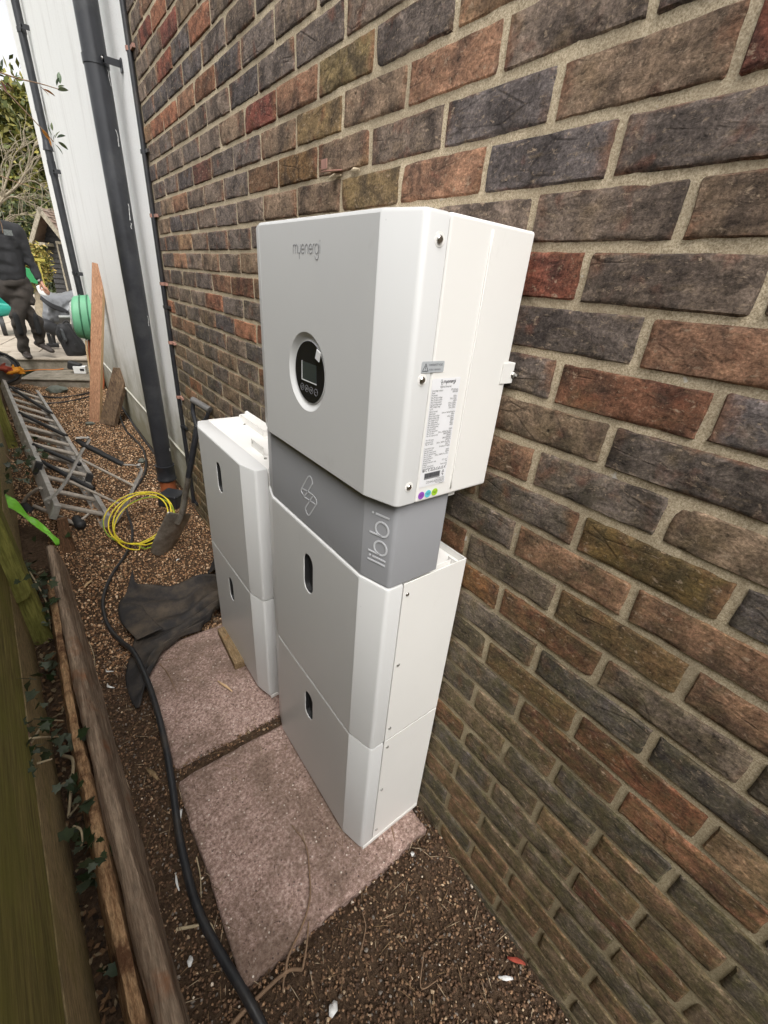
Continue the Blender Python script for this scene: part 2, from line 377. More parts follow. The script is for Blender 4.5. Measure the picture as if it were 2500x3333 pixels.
M['shed'] = wood_mat('black weatherboard', (.030, .029, .029), (.065, .062, .06), 5., (.1, 1., 1.), .8, .001)
M['shedtrim'] = wood_mat('grey bargeboard', (.22, .19, .14), (.38, .34, .27), 5., (.3, 1., .3), .85, .001)
M['tile'] = simple('brown roof tile', (.20, .135, .10), .85, .35, 9., .4, dirt=(.32, .27, .22), dscale=4.)
M['leaf'] = vcol_mat('leaf', .5, 60., .1, .4); M['ivy'] = vcol_mat('ivy leaf', .42, 90., .2, .45)
M['bark'] = simple('pale bark', (.25, .21, .15), .9, .3, 20, .4); M['twig'] = simple('dry twig', (.20, .125, .075), .85, .3, 60, .3)
M['root'] = simple('pale root', (.42, .34, .22), .85, .2, 60, .3)
M['sweat'] = simple('charcoal sweatshirt cloth', (.022, .022, .024), .95, .3, 40, .4, .003); M['trous'] = simple('dark brown work trousers', (.042, .035, .03), .95, .35, 18, .4, .003)
M['knee'] = simple('black knee pad cloth', (.016, .016, .017), .9, .3, 30, .3)
M['skin'] = simple('skin', (.50, .26, .18), .55, .08, 20); M['boot'] = simple('brown work boot leather', (.04, .030, .026), .6, .3, 30, .3); M['hair'] = simple('dark hair', (.03, .02, .015), .7, .3, 90, .5)
M['gplastic'] = simple('faded green plastic', (.13, .36, .21), .55, .16, 5., .05); M['gplas2'] = simple('dark green plastic', (.035, .14, .075), .5, .2, 8)
M['teal'] = simple('teal plastic', (.02, .28, .22), .45, .15, 8); M['greyp'] = simple('grey plastic sheet', (.17, .175, .185), .38, .35, 10, .3, .004)
M['ruck'] = simple('black nylon', (.018, .018, .02), .7, .35, 30, .4, .002); M['ruckg'] = simple('grey nylon panel', (.07, .075, .08), .8, .3, 40, .3)
M['orange'] = simple('orange cable', (.62, .20, .03), .5, .1, 30); M['wplas'] = simple('white plastic', (.74, .74, .73), .45, .06, 20)
M['glove'] = simple('orange rubber glove', (.70, .28, .02), .6, .15, 20, .2); M['gknit'] = simple('red striped knit', (.28, .05, .03), .9, .4, 30, .3)
M['stone'] = simple('grey stone', (.12, .13, .11), .9, .3, 20, .6, .004); M['rag'] = simple('grey sacking', (.24, .22, .20), .9, .4, 14, .5, .004)
M['ylw'] = simple('yellow painted rail', (.34, .29, .05), .6, .2, 8); M['rust'] = simple('rusty pink strap', (.32, .17, .13), .7, .3, 40, .3)
M['chrome'] = simple('worn spade steel', (.36, .34, .30), .38, .3, 14, .15, metal=.7, dirt=(.12, .085, .055), dscale=10., dlo=.42, dhi=.7)

# ================================================================== SETTING
SLABS = [(-.612, -.030, .420, 1.000, .050), (-.606, -.026, 1.038, 1.640, .050)]
def XF(y): return -.857-.05*min(y, 2.)-.030*max(y-2., 0.)          # foot of the fence
def gz(x, y):
    h = .010*mnoise.noise(Vector((x*4, y*4, 0)))+.005*mnoise.noise(Vector((x*14, y*14, 3)))
    if y < 2.2:
        for a, b, c, d, z in SLABS:
            dx = max(a-x, 0, x-b); dy = max(c-y, 0, y-d); h += .030*math.exp(-((dx*dx+dy*dy)/.013))*(.5 if (dx == 0 and dy == 0) else 1)
    if x < -.74: h += .03*min(1, (-.74-x)/.08)
    return h
# ground near: damp soil sheet under the gravel, shaped
xs = np.linspace(-1.6, .06, 56); ys = np.concatenate([np.linspace(-1.2, 3, 141), np.linspace(3.05, 7.6, 92)])
V = np.array([(x, y, gz(x, y)-.006) for y in ys for x in xs]); nx = len(xs)
I = np.arange(len(V)).reshape(len(ys), nx)
Fq = np.stack([I[:-1, :-1], I[:-1, 1:], I[1:, 1:], I[1:, :-1]], -1).reshape(-1, 4)
me = np_mesh('soil', V, Fq); shade(me, 180); tag(link('soil', me, M['soil']), kind='structure')
t = NT('grass'); p = t.geo(); M['grass'] = t.out(t.ramp(t.noise(p, 6., 6.), (.3, (.03, .045, .012)), (.7, (.08, .10, .03))), .95, t.bump(t.noise(p, 60., 5.), .8, .03))
mb = MB(); mb.add([(-90, -60, -.05), (90, -60, -.05), (90, 160, -.05), (-90, 160, -.05)], [(0, 1, 2, 3)]); tag(mb.build('garden_ground', M['grass']), kind='structure')

# gravel: every pebble real geometry, one stuff object
ico = bmesh.new(); bmesh.ops.create_icosphere(ico, subdivisions=1, radius=1.); IV = np.array([v.co[:] for v in ico.verts]); IFc = np.array([[v.index for v in f.verts] for f in ico.faces]); ico.free()
def pebbles(N, x0, x1, y0, y1, r0, r1, pal, wts, flat=.62, lift=.2):
    X = rng.uniform(x0, x1, N); Y = rng.uniform(y0, y1, N); keep = np.ones(N, bool)
    for a, b, c, d, z in SLABS: keep &= ~((X > a-.002) & (X < b+.002) & (Y > c-.002) & (Y < d+.002))
    keep &= X < -.002
    X = X[keep]; Y = Y[keep]; n = len(X); Z = np.array([gz(a, b) for a, b in zip(X, Y)])
    r = r0+(r1-r0)*rng.random(n)**1.8
    s = np.stack([r*rng.uniform(.8, 1.35, n), r*rng.uniform(.7, 1.05, n), r*rng.uniform(flat*.7, flat*1.25, n)], -1)
    # random rotations
    q = rng.normal(size=(n, 4)); q[:, 1:3] *= .45; q /= np.linalg.norm(q, axis=1)[:, None]; w, a, b, c = q.T
    Rm = np.stack([1-2*(b*b+c*c), 2*(a*b-c*w), 2*(a*c+b*w), 2*(a*b+c*w), 1-2*(a*a+c*c), 2*(b*c-a*w), 2*(a*c-b*w), 2*(b*c+a*w), 1-2*(a*a+b*b)], -1).reshape(n, 3, 3)
    jit = 1+rng.normal(0, .13, (n, len(IV)))
    P = np.einsum('nij,nkj->nki', Rm, IV[None]*jit[..., None]*s[:, None, :])+np.stack([X, Y, Z+lift*r], -1)[:, None]
    ci = rng.choice(len(pal), n, p=np.array(wts)/sum(wts)); c = np.array(pal)[ci]*rng.uniform(.7, 1.3, (n, 1))
    Fc = (IFc[None]+(np.arange(n)*len(IV))[:, None, None]).reshape(-1, 3)
    return P.reshape(-1, 3), Fc, np.repeat(c, len(IV), 0)
PAL_D = [tuple(1.35*x*k for x, k in zip(c, (1.08, 1., .92))) for c in [(.075, .046, .030), (.11, .07, .045), (.05, .034, .025), (.15, .10, .065), (.20, .13, .08), (.30, .24, .17), (.13, .12, .11), (.5, .46, .40)]]  # near pebbles: wet brown, with the fence's shade put into the colour too
PAL_L = [tuple(1.6*x*k for x, k in zip(c, (1.08, 1., .9))) for c in [(.16, .09, .05), (.22, .14, .085), (.10, .058, .035), (.30, .20, .125), (.38, .28, .19), (.46, .38, .29), (.07, .045, .03)]]  # far pebbles: dry tan, coloured paler where less fence shade falls
sets = [pebbles(36000, -.80, 0, -.35, 2.0, .0020, .0056, PAL_D, (25, 22, 20, 14, 7, 3, 6, .6)),
        pebbles(15000, -.86, 0, 1.6, 3.4, .0032, .0072, PAL_L, (20, 20, 18, 14, 8, 3, 12)),
        pebbles(22000, -1.05, .02, 3.1, 7.45, .004, .0088, PAL_L, (16, 22, 10, 22, 14, 7, 6), .35)]
off = 0; Vs = []; Fs = []; Cs = []
for a, b, c in sets: Vs.append(a); Fs.append(b+off); Cs.append(c); off += len(a)
me = np_mesh('gravel', np.concatenate(Vs), np.concatenate(Fs), np.concatenate(Cs), 3)
tag(link('gravel', me, M['gravel']), kind='stuff', label='brown pea gravel and bark over the passage floor', cat='gravel')

# patio and steps at the far end
def stepfn(ax, ay, bx, by): return Vector((ax, ay, 0)), Vector((bx, by, 0))
def raised(name, a, b, depth, z0, z1, m):
    a = Vector((*a, 0)); b = Vector((*b, 0)); d = (b-a).normalized(); n = Vector((-d.y, d.x, 0)); a = a-d*.0
    mb = MB(); P = [a, b, b+n*depth, a+n*depth]
    mb.add([(p.x, p.y, z0) for p in P]+[(p.x, p.y, z1) for p in P], [(3, 2, 1, 0), (4, 5, 6, 7), (0, 1, 5, 4), (1, 2, 6, 5), (2, 3, 7, 6), (3, 0, 4, 7)])
    return bevel(mb.build(name, m), .006, 2)
st = thing('garden_steps', (-.45, 7.3, 0), 'two shallow weathered concrete steps up to the patio at the end of the passage', 'steps')
def stp(name, a, b, depth, z0, z1, m):
    o = raised(name, a, b, depth, z0, z1, m); o.parent = st; o.matrix_parent_inverse = Matrix.Translation(-Vector(st.location)); return o
stp('riser', (-.905, 7.400), (-.035, 7.075), .72, -.03, .088, M['conc']); stp('tread', (-.915, 7.380), (-.03, 7.05), .74, .0885, .105, M['conc'])
stp('riser', (-1.05, 8.035), (.0, 7.80), .55, .1055, .238, M['conc']); stp('tread', (-1.07, 8.010), (.005, 7.775), .6, .2385, .262, M['patio'])
# patio flags in rows (built in a frame along the step edge)
d = Vector((1.075, -.235, 0)).normalized(); nrm = Vector((-d.y, d.x, 0)); A = Vector((-.5, 8.5, 0))
mb = MB()
P = [A-d*9+nrm*-.03, A+d*.49+nrm*-.03, A+d*.49+nrm*14, A-d*9+nrm*14]
mb.add([(q.x, q.y, .235) for q in P], [(0, 1, 2, 3)]); tag(mb.build('patio', M['patio']), kind='structure')
pat = bpy.data.objects['patio']; ORG[pat] = Vector((0, 0, 0))
for i in range(-6, 1):
    for j in range(0, 8):
        mb = MB(); w = .6; x0 = -.12+i*w; y0 = j*w+.0
        P = [A+d*(x0+.006)+nrm*(y0+.006), A+d*(x0+w-.006)+nrm*(y0+.006), A+d*(x0+w-.006)+nrm*(y0+w-.006), A+d*(x0+.006)+nrm*(y0+w-.006)]
        z = .262+rng.uniform(-.003, .003)
        mb.add([(q.x, q.y, .236) for q in P]+[(q.x, q.y, z) for q in P], [(4, 5, 6, 7), (0, 1, 5, 4), (1, 2, 6, 5), (2, 3, 7, 6), (3, 0, 4, 7)])
        mb.build('paving_flag', M['patio'], pat)

# ------------------------------------------------------------------ brick wall
WY0, WY1, WZ1 = -1.30, 2.905, 3.4
bw = thing('brick_wall', (0, 1., 0), 'weathered dark brown and red brick house wall with sandy mortar behind the white units', 'brick wall')
mb = MB(); mb.bbox((.012, WY0, -.2), (.23, WY1, WZ1)); mb.build('backing', M['mortar'], bw)
# mortar skin, slightly uneven
gy = np.concatenate([np.arange(WY0, -.45, .02), np.arange(-.45, WY1+.001, .0062)]); gy[-1] = WY1; gzs = np.concatenate([np.arange(-.06, 2.75, .0062), np.arange(2.76, WZ1, .02)])
V = np.array([(.0014+.0010*mnoise.noise(Vector((y*17, z*23, 1)))+.0012*mnoise.noise(Vector((y*80, z*80, 5))), y, z) for z in gzs for y in gy]); n = len(gy)
I = np.arange(len(V)).reshape(len(gzs), n); Fq = np.stack([I[:-1, :-1], I[1:, :-1], I[1:, 1:], I[:-1, 1:]], -1).reshape(-1, 4)
me = np_mesh('mortar', V-np.array(ORG[bw]), Fq); shade(me, 180); link('mortar', me, M['mortar'], bw)
BL, BH = .2138, .0642
def brick_shape(seed, nx=15, nz=7):
    L = BL/2; H = BH/2; vs = []; fs = []
    us = np.concatenate([[-1, -.965], np.linspace(-.9, .9, nx-4), [.965, 1]]); ws = np.concatenate([[-1, -.9], np.linspace(-.72, .72, nz-4), [.9, 1]])
    o = seed*11.7
    chip = [(random.choice((-1, 1)), random.choice((-1, 1)), random.uniform(.012, .03)) for _ in range(random.choice((0, 0, 1)))]
    ch2 = [(random.uniform(-.9, .9), random.choice((-1, 1)), random.uniform(.008, .018)) for _ in range(random.choice((0, 1, 1)))]
    for w in ws:
        for u in us:
            y = u*L+.0022*mnoise.noise(Vector((o, w*2.2, 1)))*abs(u)**8; z = w*H+(.0015*mnoise.noise(Vector((u*3.2+o, 7, 2)))+.0012*mnoise.noise(Vector((u*11+o, 7, 4))))*abs(w)**6
            eu = max(0, abs(u)-.95)/.05; ew = max(0, abs(w)-.86)/.14; e = max(eu, ew)
            x = -.0026+.0058*e**2.0+.0016*mnoise.noise(Vector((y*28+o, z*40, 0)))+.0013*mnoise.noise(Vector((y*60+o, z*160, 9)))
            for a, b, r in chip:
                dd = math.hypot(y-a*L, z-b*H)
                if dd < r: x += .007*(1-dd/r)
            for a, b, r in ch2:
                dd = math.hypot((y-a*L), (z-b*H)*1.4)
                if dd < r: x += .005*(1-dd/r)
            vs.append((x, y, z))
    for j in range(nz):
        pass
    NX = len(us); NZ = len(ws)
    for j in range(NZ-1):
        for i in range(NX-1): fs.append((j*NX+i, (j+1)*NX+i, (j+1)*NX+i+1, j*NX+i+1))
    ring = [i for i in range(NX)]+[j*NX+NX-1 for j in range(1, NZ)]+[(NZ-1)*NX+i for i in range(NX-2, -1, -1)]+[j*NX for j in range(NZ-2, 0, -1)]
    b0 = len(vs)
    for k in ring: v = vs[k]; vs.append((.016, v[1], v[2]))
    for k in range(len(ring)): a = ring[k]; c = ring[(k+1) % len(ring)]; fs.append((a, c, b0+(k+1) % len(ring), b0+k))
    return vs, fs
BSH = [brick_shape(k) for k in range(20)]
BME = []
for vs, fs in BSH:
    me = bpy.data.meshes.new('brick'); me.from_pydata(vs, [], fs); shade(me, 50); me.materials.append(M['brick']); BME.append(me)
PALB = [((.078, .062, .053), 30), ((.098, .074, .058), 26), ((.118, .082, .056), 16), ((.145, .080, .050), 11), ((.168, .074, .044), 6), ((.165, .102, .060), 6), ((.062, .052, .049), 12)]
PB = np.array([c for c, w in PALB])*2.05; PWt = np.array([w for c, w in PALB], float); PWt /= PWt.sum()
OVER = {}      # distinctive bricks, found from where they sit on the wall
def bidx(P):
    r = math.floor((P.z-1.6)/.075); k = math.floor((.39529-P.y)/.225-(0 if r % 2 else .5)+1e-9); return r, k
for (px, py), c in {(488, 90): (.36, .12, .065), (1790, 890): (.24, .085, .055), (2080, 1290): (.20, .092, .056), (2150, 1240): (.20, .092, .056), (880, 330): (.22, .075, .055), (520, 190): (.25, .09, .06), (455, 130): (.2, .07, .05),
    (1150, 150): (.24, .175, .085), (1100, 400): (.25, .17, .085), (1000, 570): (.19, .11, .05), (830, 560): (.17, .10, .06), (650, 600): (.18, .08, .06), (800, 960): (.2, .08, .05), (1540, 1900): (.22, .10, .045), (1680, 1990): (.19, .085, .05), (1950, 1780): (.17, .105, .04),
    (2150, 2560): (.22, .085, .05), (1900, 2450): (.19, .075, .05), (2000, 3000): (.17, .06, .045), (1450, 1760): (.19, .085, .05), (1250, 630): (.23, .16, .08), (480, 620): (.2, .08, .05), (660, 300): (.2, .1, .06), (560, 60): (.22, .08, .06), (2480, 60): (.2, .075, .05), (860, 1100): (.19, .08, .05), (860, 1260): (.2, .09, .05), (2000, 2080): (.17, .10, .05), (1650, 2200): (.17, .10, .05)}.items():
    OVER[bidx(XP(px, py, 0.))] = c
HID = [(830, 670, 1740, 1600), (640, 1380, 1400, 2600)]
bl = []
for r in range(-22, 24):
    zc = 1.6+.075*(r+.5)
    for k in range(-13, 8):
        kk = k if r % 2 else k+.5
        y1 = .39529-.225*kk; y0 = y1-.225; yc = (y0+y1)/2; s = 1.
        if y0 < WY0: continue
        if y1 > WY1:
            if y0 > WY1-.06: continue
            s = (WY1-y0-.006)/BL; yc = y0+.006+s*BL/2
        q = PROJ([[0, yc-.1, zc], [0, yc+.1, zc], [0, yc, zc-.03], [0, yc, zc+.03], [0, yc, zc]])
        vis = q[4][2] > .1 and -60 < q[4][0] < 2700 and -120 < q[4][1] < 3420
        area = abs((q[0][0]-q[1][0])*(q[2][1]-q[3][1])) if vis else 0
        if any(a < q[4][0] < c and b < q[4][1] < d for a, b, c, d in HID): area *= .02
        bl.append((area, r, k, yc, zc, s))
bl.sort(key=lambda b: -b[0])
JV = []; JF = []; JC = []; joff = 0
for i, (area, r, k, yc, zc, s) in enumerate(bl):
    c = OVER.get((r, k)) or tuple(PB[rng.choice(len(PB), p=PWt)])
    if (r, k) not in OVER: c = tuple(np.array(c)*rng.uniform(.85, 1.2))
    m_ = int(rng.integers(20)); flip = (-1 if rng.random() < .5 else 1, -1 if rng.random() < .5 else 1)
    dx = rng.uniform(-.0012, .0006); dz = rng.uniform(-.0016, .0016); ry = rng.normal(0, .006)
    if i < 300:
        o = bpy.data.objects.new('brick', BME[m_]); COL.objects.link(o); o.parent = bw
        o.location = Vector((dx, yc, zc+dz))-ORG[bw]; o.scale = (1, s*flip[0]*1, 1*flip[1]); o.rotation_euler = (ry, 0, 0); o.color = (*c, 1)
    else:
        vs, fs = BSH[m_]; v = np.array(vs)*(1, s*flip[0], flip[1])+(dx, yc, zc+dz)
        f = fs if flip[0]*flip[1] > 0 else [q[::-1] for q in fs]
        JV.append(v); JF.append(np.array(f)+joff); JC.append(np.tile(c, (len(v), 1))); joff += len(v)
me = np_mesh('brick_courses', np.concatenate(JV)-np.array(ORG[bw]), np.concatenate(JF), np.concatenate(JC)); shade(me, 50)
tag(link('brick_courses', me, M['brick_far'], bw), kind='stuff')
# raked-out joint above two bricks is not modelled; metal strap standing out of a bed joint
P = XP(1110, 562, 0.); mb = MB(); mb.box((-.022, P.y+.002, P.z), (.046, .024, .002), Matrix.Rotation(R(-12), 3, 'Y')); mb.box((-.044, P.y+.002, P.z+.008), (.002, .024, .018)); mb.build('wall_strap', M['rust'], bw)
mb = MB()
for a, b, w in ((1095, 568, .05), (1160, 548, .035)):
    P = XP(a, b, 0.); mb.tube([(-.003, P.y-w/2, P.z-.004), (-.006, P.y, P.z-.003), (-.003, P.y+w/2, P.z-.004)], [.002, .0042, .002], 8)
mb.build('mortar_squeeze', M['mortar'], bw)

# ------------------------------------------------------------------ white rendered wall
RX = .02
rw = thing('rendered_wall', (RX, 6, 0), 'white roughcast rendered house wall with grey streaks and green algae at its foot', 'rendered wall')
mb = MB(); mb.bbox((RX, 2.912, -.2), (4., 9.02, 5.2)); mb.build('wall', M['render'], rw)
pa = XP(409, 1262, RX); pb = XP(616, 1490, RX); zs = (pa.z+pb.z)/2
mb = MB(); mb.prism([(0, 0), (-.012, -.002), (-.012, -.010), (0, -.016)], 2.915, 9.0, lambda u, v, h: (RX+u, h, zs+v)); mb.build('drip_bead', M['render'], rw)
mb = MB(); mb.bbox((-.15, 2.5, 5.2), (4.3, 9.3, 5.3)); mb.build('eaves', M['shedtrim'], rw)

# ================================================================== THE WHITE UNITS
def round_poly(pts, rad, seg=5):
    out = []; n = len(pts)
    for i, p in enumerate(pts):
        r = rad[i]
        if r <= 0: out.append(Vector(p)); continue
        p = Vector(p); a = (Vector(pts[i-1])-p).normalized(); b = (Vector(pts[(i+1) % n])-p).normalized()
        ang = a.angle(b); dd = r/math.tan(ang/2); c = p+(a+b).normalized()*(r/math.sin(ang/2))
        s = p+a*dd; e = p+b*dd; v0 = s-c; v1 = e-c; th = v0.angle(v1); sg = 1 if v0.x*v1.y-v0.y*v1.x > 0 else -1
        for k in range(seg+1):
            q = sg*th*k/seg; out.append(c+Vector((v0.x*math.cos(q)-v0.y*math.sin(q), v0.x*math.sin(q)+v0.y*math.cos(q))))
    return out
def stadium(w, h, n=10):
    r = w/2; L = h/2-r; out = []
    for k in range(n+1): a = math.pi*k/n; out.append((r*math.cos(a), L+r*math.sin(a)))
    for k in range(n+1): a = math.pi+math.pi*k/n; out.append((r*math.cos(a), -L+r*math.sin(a)))
    return out
def circle(r, n=40): return [(r*math.cos(2*math.pi*k/n), r*math.sin(2*math.pi*k/n)) for k in range(n)]
def shell(mb, D, Dc, W, c, sm, z0, z1, hole=None, hc=None, rs=.011, rc=.010, lip=.005, capback=None):
    """chamfered cover; local frame x = -depth, y along the wall, z up. hole: outline (right, up) about hc=(y, z) in the front facet"""
    pl = [(sm, 0), (Dc, 0), (D, c), (D, W-c), (Dc, W), (sm, W)]
    pr = round_poly(pl, [0, rs, rc, rc, rs, 0], 6); n = len(pr)
    nr = []
    for i in range(n):
        a = pr[max(i-1, 0)]; b = pr[min(i+1, n-1)]; t_ = (b-a).normalized(); nr.append(Vector((t_.y, -t_.x)))
    fi = max(i for i in range(n) if pr[i].y < W*.4 and pr[i].x > D-1e-4)          # facet from fi to fi+1
    L = [(z0, .003), (z0+.003, 0.), (z1-lip, 0.), (z1-lip*.3, lip*.35), (z1, lip)]
    vs = []; fs = []
    for z, ins in L:
        for p, q in zip(pr, nr):
            w = p-q*ins; vs.append((-w.x, w.y, z))
    for j in range(len(L)-1):
        for i in range(n-1):
            if hole and j == 1 and i == fi: continue
            fs.append((j*n+i, j*n+i+1, (j+1)*n+i+1, (j+1)*n+i))
    cb = capback if capback is not None else sm
    T = len(vs); vs += [(-cb, lip*0, z1), (-cb, W, z1)]; j = len(L)-1
    fs.append(tuple(j*n+i for i in range(n))+(T+1, T))
    fs.append(tuple(i for i in range(n-1, -1, -1)))
    mb.add(vs, fs)
    if hole:
        a = vs[n+fi]; b = vs[n+fi+1]; zt = vs[2*n+fi][2]; zb = a[2]
        outer = [(a[1], zb), (b[1], zb), (b[1], zt), (a[1], zt)]
        hl = [(hc[0]-u, hc[1]+v) for u, v in hole]
        tri = tessellate_polygon([[Vector((u, v, 0)) for u, v in outer], [Vector((u, v, 0)) for u, v in hl]])
        mb.add([(-D, u, v) for u, v in outer+hl], [tuple(x) for x in tri])
def hole_wall(mb, D, hc, outs):           # outs: list of (outline, depth)
    n = len(outs[0][0]); vs = [(-D+d_, hc[0]-u, hc[1]+v) for o, d_ in outs for u, v in o]
    mb.add(vs, [(j*n+i, j*n+(i+1) % n, (j+1)*n+(i+1) % n, (j+1)*n+i) for j in range(len(outs)-1) for i in range(n)])
class Loc(MB):                              # geometry in a unit's own frame
    def put(s, name, m, parent, smooth=None):
        o = ORG[parent]; s.v = [tuple(Vector(p)+o) for p in s.v]; return s.build(name, m, parent, smooth=smooth)
def screw(name, parent, at, r=.004, hd=.0025, axis='-y'):
    mb = Loc(); pts = []
    a = Vector(at); nrm = Vector((0, -1, 0)) if axis == '-y' else Vector((0, 0, 1))
    mb.tube([a-nrm*.001, a+nrm*hd*.5, a+nrm*hd], [r, r, r*.72], 14)
    mb.tube([a+nrm*(hd+.0001), a+nrm*(hd+.0002)], [r*.35, r*.3], 6)
    return mb.put(name, M['steel'], parent, 40)
bW, bc, bD, bDc, bsm, bh = .5465, .0683, .2403, .2205, .1812, .475
SLOT = (bW/2+.006, .352)
def battery(loc, label):
    b = thing('battery_unit', loc, label, 'battery unit', 'stacked battery units')
    mb = Loc(); so_ = stadium(.0475, .112); si = stadium(.0435, .108)
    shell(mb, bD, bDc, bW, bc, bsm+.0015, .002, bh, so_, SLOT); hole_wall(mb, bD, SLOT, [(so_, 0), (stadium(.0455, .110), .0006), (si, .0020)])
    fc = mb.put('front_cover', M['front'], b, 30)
    mb = Loc(); hole_wall(mb, bD, SLOT, [(si, .0022), (si, .016)]); mb.add([(-bD+.0155, SLOT[0]-u, SLOT[1]+v) for u, v in si], [tuple(range(len(si)))]); mb.put('handle_recess', M['rub'], b)
    mb = Loc()                              # rear casing: two side plates, back and a sunk deck
    for y0 in (0, bW-.002): mb.bbox((-bsm+.0015, y0, .004), (0, y0+.002, bh))
    mb.bbox((-.002, .0025, .004), (0, bW-.0025, bh)); mb.bbox((-bsm+.0015, .0025, .004), (-.0025, bW-.0025, bh-.016))
    mb.bbox((-.028, .0025, bh-.0155), (-.0265, .03, bh-.001)); mb.bbox((-.17, .018, bh-.0155), (-.03, .0195, bh-.003)); mb.bbox((-.17, bW-.0195, bh-.0155), (-.03, bW-.018, bh-.003))
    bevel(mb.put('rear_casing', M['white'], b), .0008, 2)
    for z in (.045, .255, .447): screw('screw', b, (-.168, 0, z), .0042)
    return b
def plinth(b):
    mb = Loc(); mb.bbox((-bDc+.006, -.0015, -.0125), (-.001, bW+.0015, .0035)); bevel(mb.put('plinth', M['white'], b), .001)
def scale_z(b, s): b.scale = (1, 1, s)
b1 = battery((-.012, .490, .0633), 'lower battery unit of the near stack, standing on the front paving slab'); plinth(b1); scale_z(b1, .4602/bh)
b2 = copy_tree(b1); b2.location = (-.012, .490, .5235); scale_z(b2, .4913/bh); tag(b2, 'upper battery unit of the near stack, directly under the grey cover panel')
for k in children(b2):
    if k.name.startswith('plinth'): bpy.data.objects.remove(k)
b3 = copy_tree(b1); b3.location = (-.0167, 1.1176, .0715); scale_z(b3, .4719/bh); tag(b3, 'lower battery unit of the far stack, with the timber offcut against its foot')
b4 = copy_tree(b2); b4.location = (-.0167, 1.1176, .5434); scale_z(b4, .485/bh); tag(b4, 'upper battery unit of the far stack, with an open tray and brackets on top'); ORG[b4] = Vector(b4.location)
# brackets and screws on the open tray of the far stack
zd = bh-.016; o4 = Vector((-.0167, 1.1176, .5434))
def ou(px, py): q = G(px, py, 1.013)-o4; return q.x, q.y
x1, y1 = ou(800, 1372); 
mb = Loc()
for dx in (0, .034): mb.bbox((x1-.012+dx, y1-.21, zd+.0005), (x1-.010+dx, y1+.02, zd+.026))
mb.bbox((x1-.0095, y1-.21, zd+.024), (x1+.0215, y1+.02, zd+.026))
for yy in (y1+.0205, y1-.212): mb.bbox((x1-.016, yy, zd+.0005), (x1+.028, yy+.001, zd+.024)); mb.bbox((x1-.016, yy-.012 if yy < y1 else yy+.0012, zd+.0005), (x1+.028, yy-.0002 if yy < y1 else yy+.014, zd+.002))
mb.put('mounting_bracket', M['white'], b4)
x2, y2 = ou(826, 1455); mb = Loc(); mb.bbox((x2-.003, y2-.09, zd+.0005), (x2-.001, y2+.012, zd+.028)); mb.bbox((x2-.0009, y2-.09, zd+.0005), (x2+.022, y2+.012, zd+.002)); mb.put('mounting_bracket', M['white'], b4)
mb = Loc(); mb.tube([(x1+.03, y1+.06, zd+.016), (x1+.03, y1-.25, zd+.016)], .009, 12); mb.put('tray_tube', M['white'], b4, 40)
for a, b_ in ((797, 1382), (855, 1412), (838, 1462), (864, 1493), (854, 1363)):
    q = ou(a, b_); screw('screw', b4, (q[0], q[1], zd+.001), .0045, .004, 'z')
mb = Loc()
for a, b_ in ((833, 1447), (848, 1446)):
    q = ou(a, b_+6); mb.box((x2-.0034, q[1], zd+.018), (.0006, .009 if a > 840 else .005, .010 if a > 840 else .006))
mb.put('slot_hole', M['steel'], b4)
for a in (b1, b2, b3, b4):
    a.rotation_euler = (0, 0, .003)

# --- grey cover panel with the mark and the word
jz0, jz1 = 1.0152, 1.1945
jc = thing('cover_panel', (-.012, .490, jz0), 'mid grey cover panel with a looped emblem and a vertical word, between inverter and battery', 'cover panel')
mb = Loc(); jD, jDc = bD-.0035, bDc-.0035; shell(mb, jD, jDc, bW-.003, bc, .093, .0004, jz1-jz0, lip=.002); mb.v = [(x, y+.0015, z) for x, y, z in mb.v]; mb.put('cover', M['grey'], jc, 30)
mb = Loc(); mb.bbox((-.0915, .17, .012), (-.02, bW-.06, jz1-jz0-.01)); mb.put('rear_box', M['white'], jc)
def strokes(lines, w, fn, hgt=.0005):
    """flat raised strokes: lines of 2-D points -> ribbons; fn(u, v, h)"""
    mb = MB()
    for L in lines:
        P = [Vector(p) for p in L]; n = len(P); closed = (P[0]-P[-1]).length < 1e-6; vs = []
        for i in range(n):
            a = P[i-1] if i else (P[-2] if closed else P[0]); b = P[i+1] if i < n-1 else (P[1] if closed else P[-1])
            t1 = (P[i]-a); t2 = (b-P[i]); t1 = t1.normalized() if t1.length > 1e-9 else t2.normalized(); t2 = t2.normalized() if t2.length > 1e-9 else t1
            t_ = (t1+t2).normalized(); q = Vector((-t_.y, t_.x)); k = 1/max(.5, t_.dot(t1))
            ex = Vector((0, 0))
            if not closed and i == 0: ex = -t_*0
            for s in (1, -1): vs.append(P[i]+q*s*w/2*k)
        m_ = len(vs)
        V_ = [fn(v.x, v.y, hgt) for v in vs]+[fn(v.x, v.y, 0) for v in vs]
        fs = []
        for i in range(n-1):
            a = 2*i; fs += [(a, a+2, a+3, a+1), (a, m_+a, m_+a+2, a+2), (a+1, a+3, m_+a+3, m_+a+1)]
        mb.add(V_, fs)
    return mb
def arc(cx, cy, rx, ry, a0, a1, n=14): return [(cx+rx*math.cos(R(a0+(a1-a0)*k/n)), cy+ry*math.sin(R(a0+(a1-a0)*k/n))) for k in range(n+1)]
fx = -.012-jD
def emb(a, b): q = XP(940+a/2.975, 1520+b/2.975, fx); return (q.y, q.z)
def sm2(pts, n=6): return [(p.x, p.y) for p in bezier([Vector((a, b, 0)) for a, b in pts], n)]
E1 = [emb(*p) for p in ((190, 92), (128, 205), (124, 235), (136, 262), (150, 284))]; E2 = [emb(*p) for p in ((190, 92), (205, 90), (222, 112), (231, 150), (226, 168), (186, 238), (150, 284))]
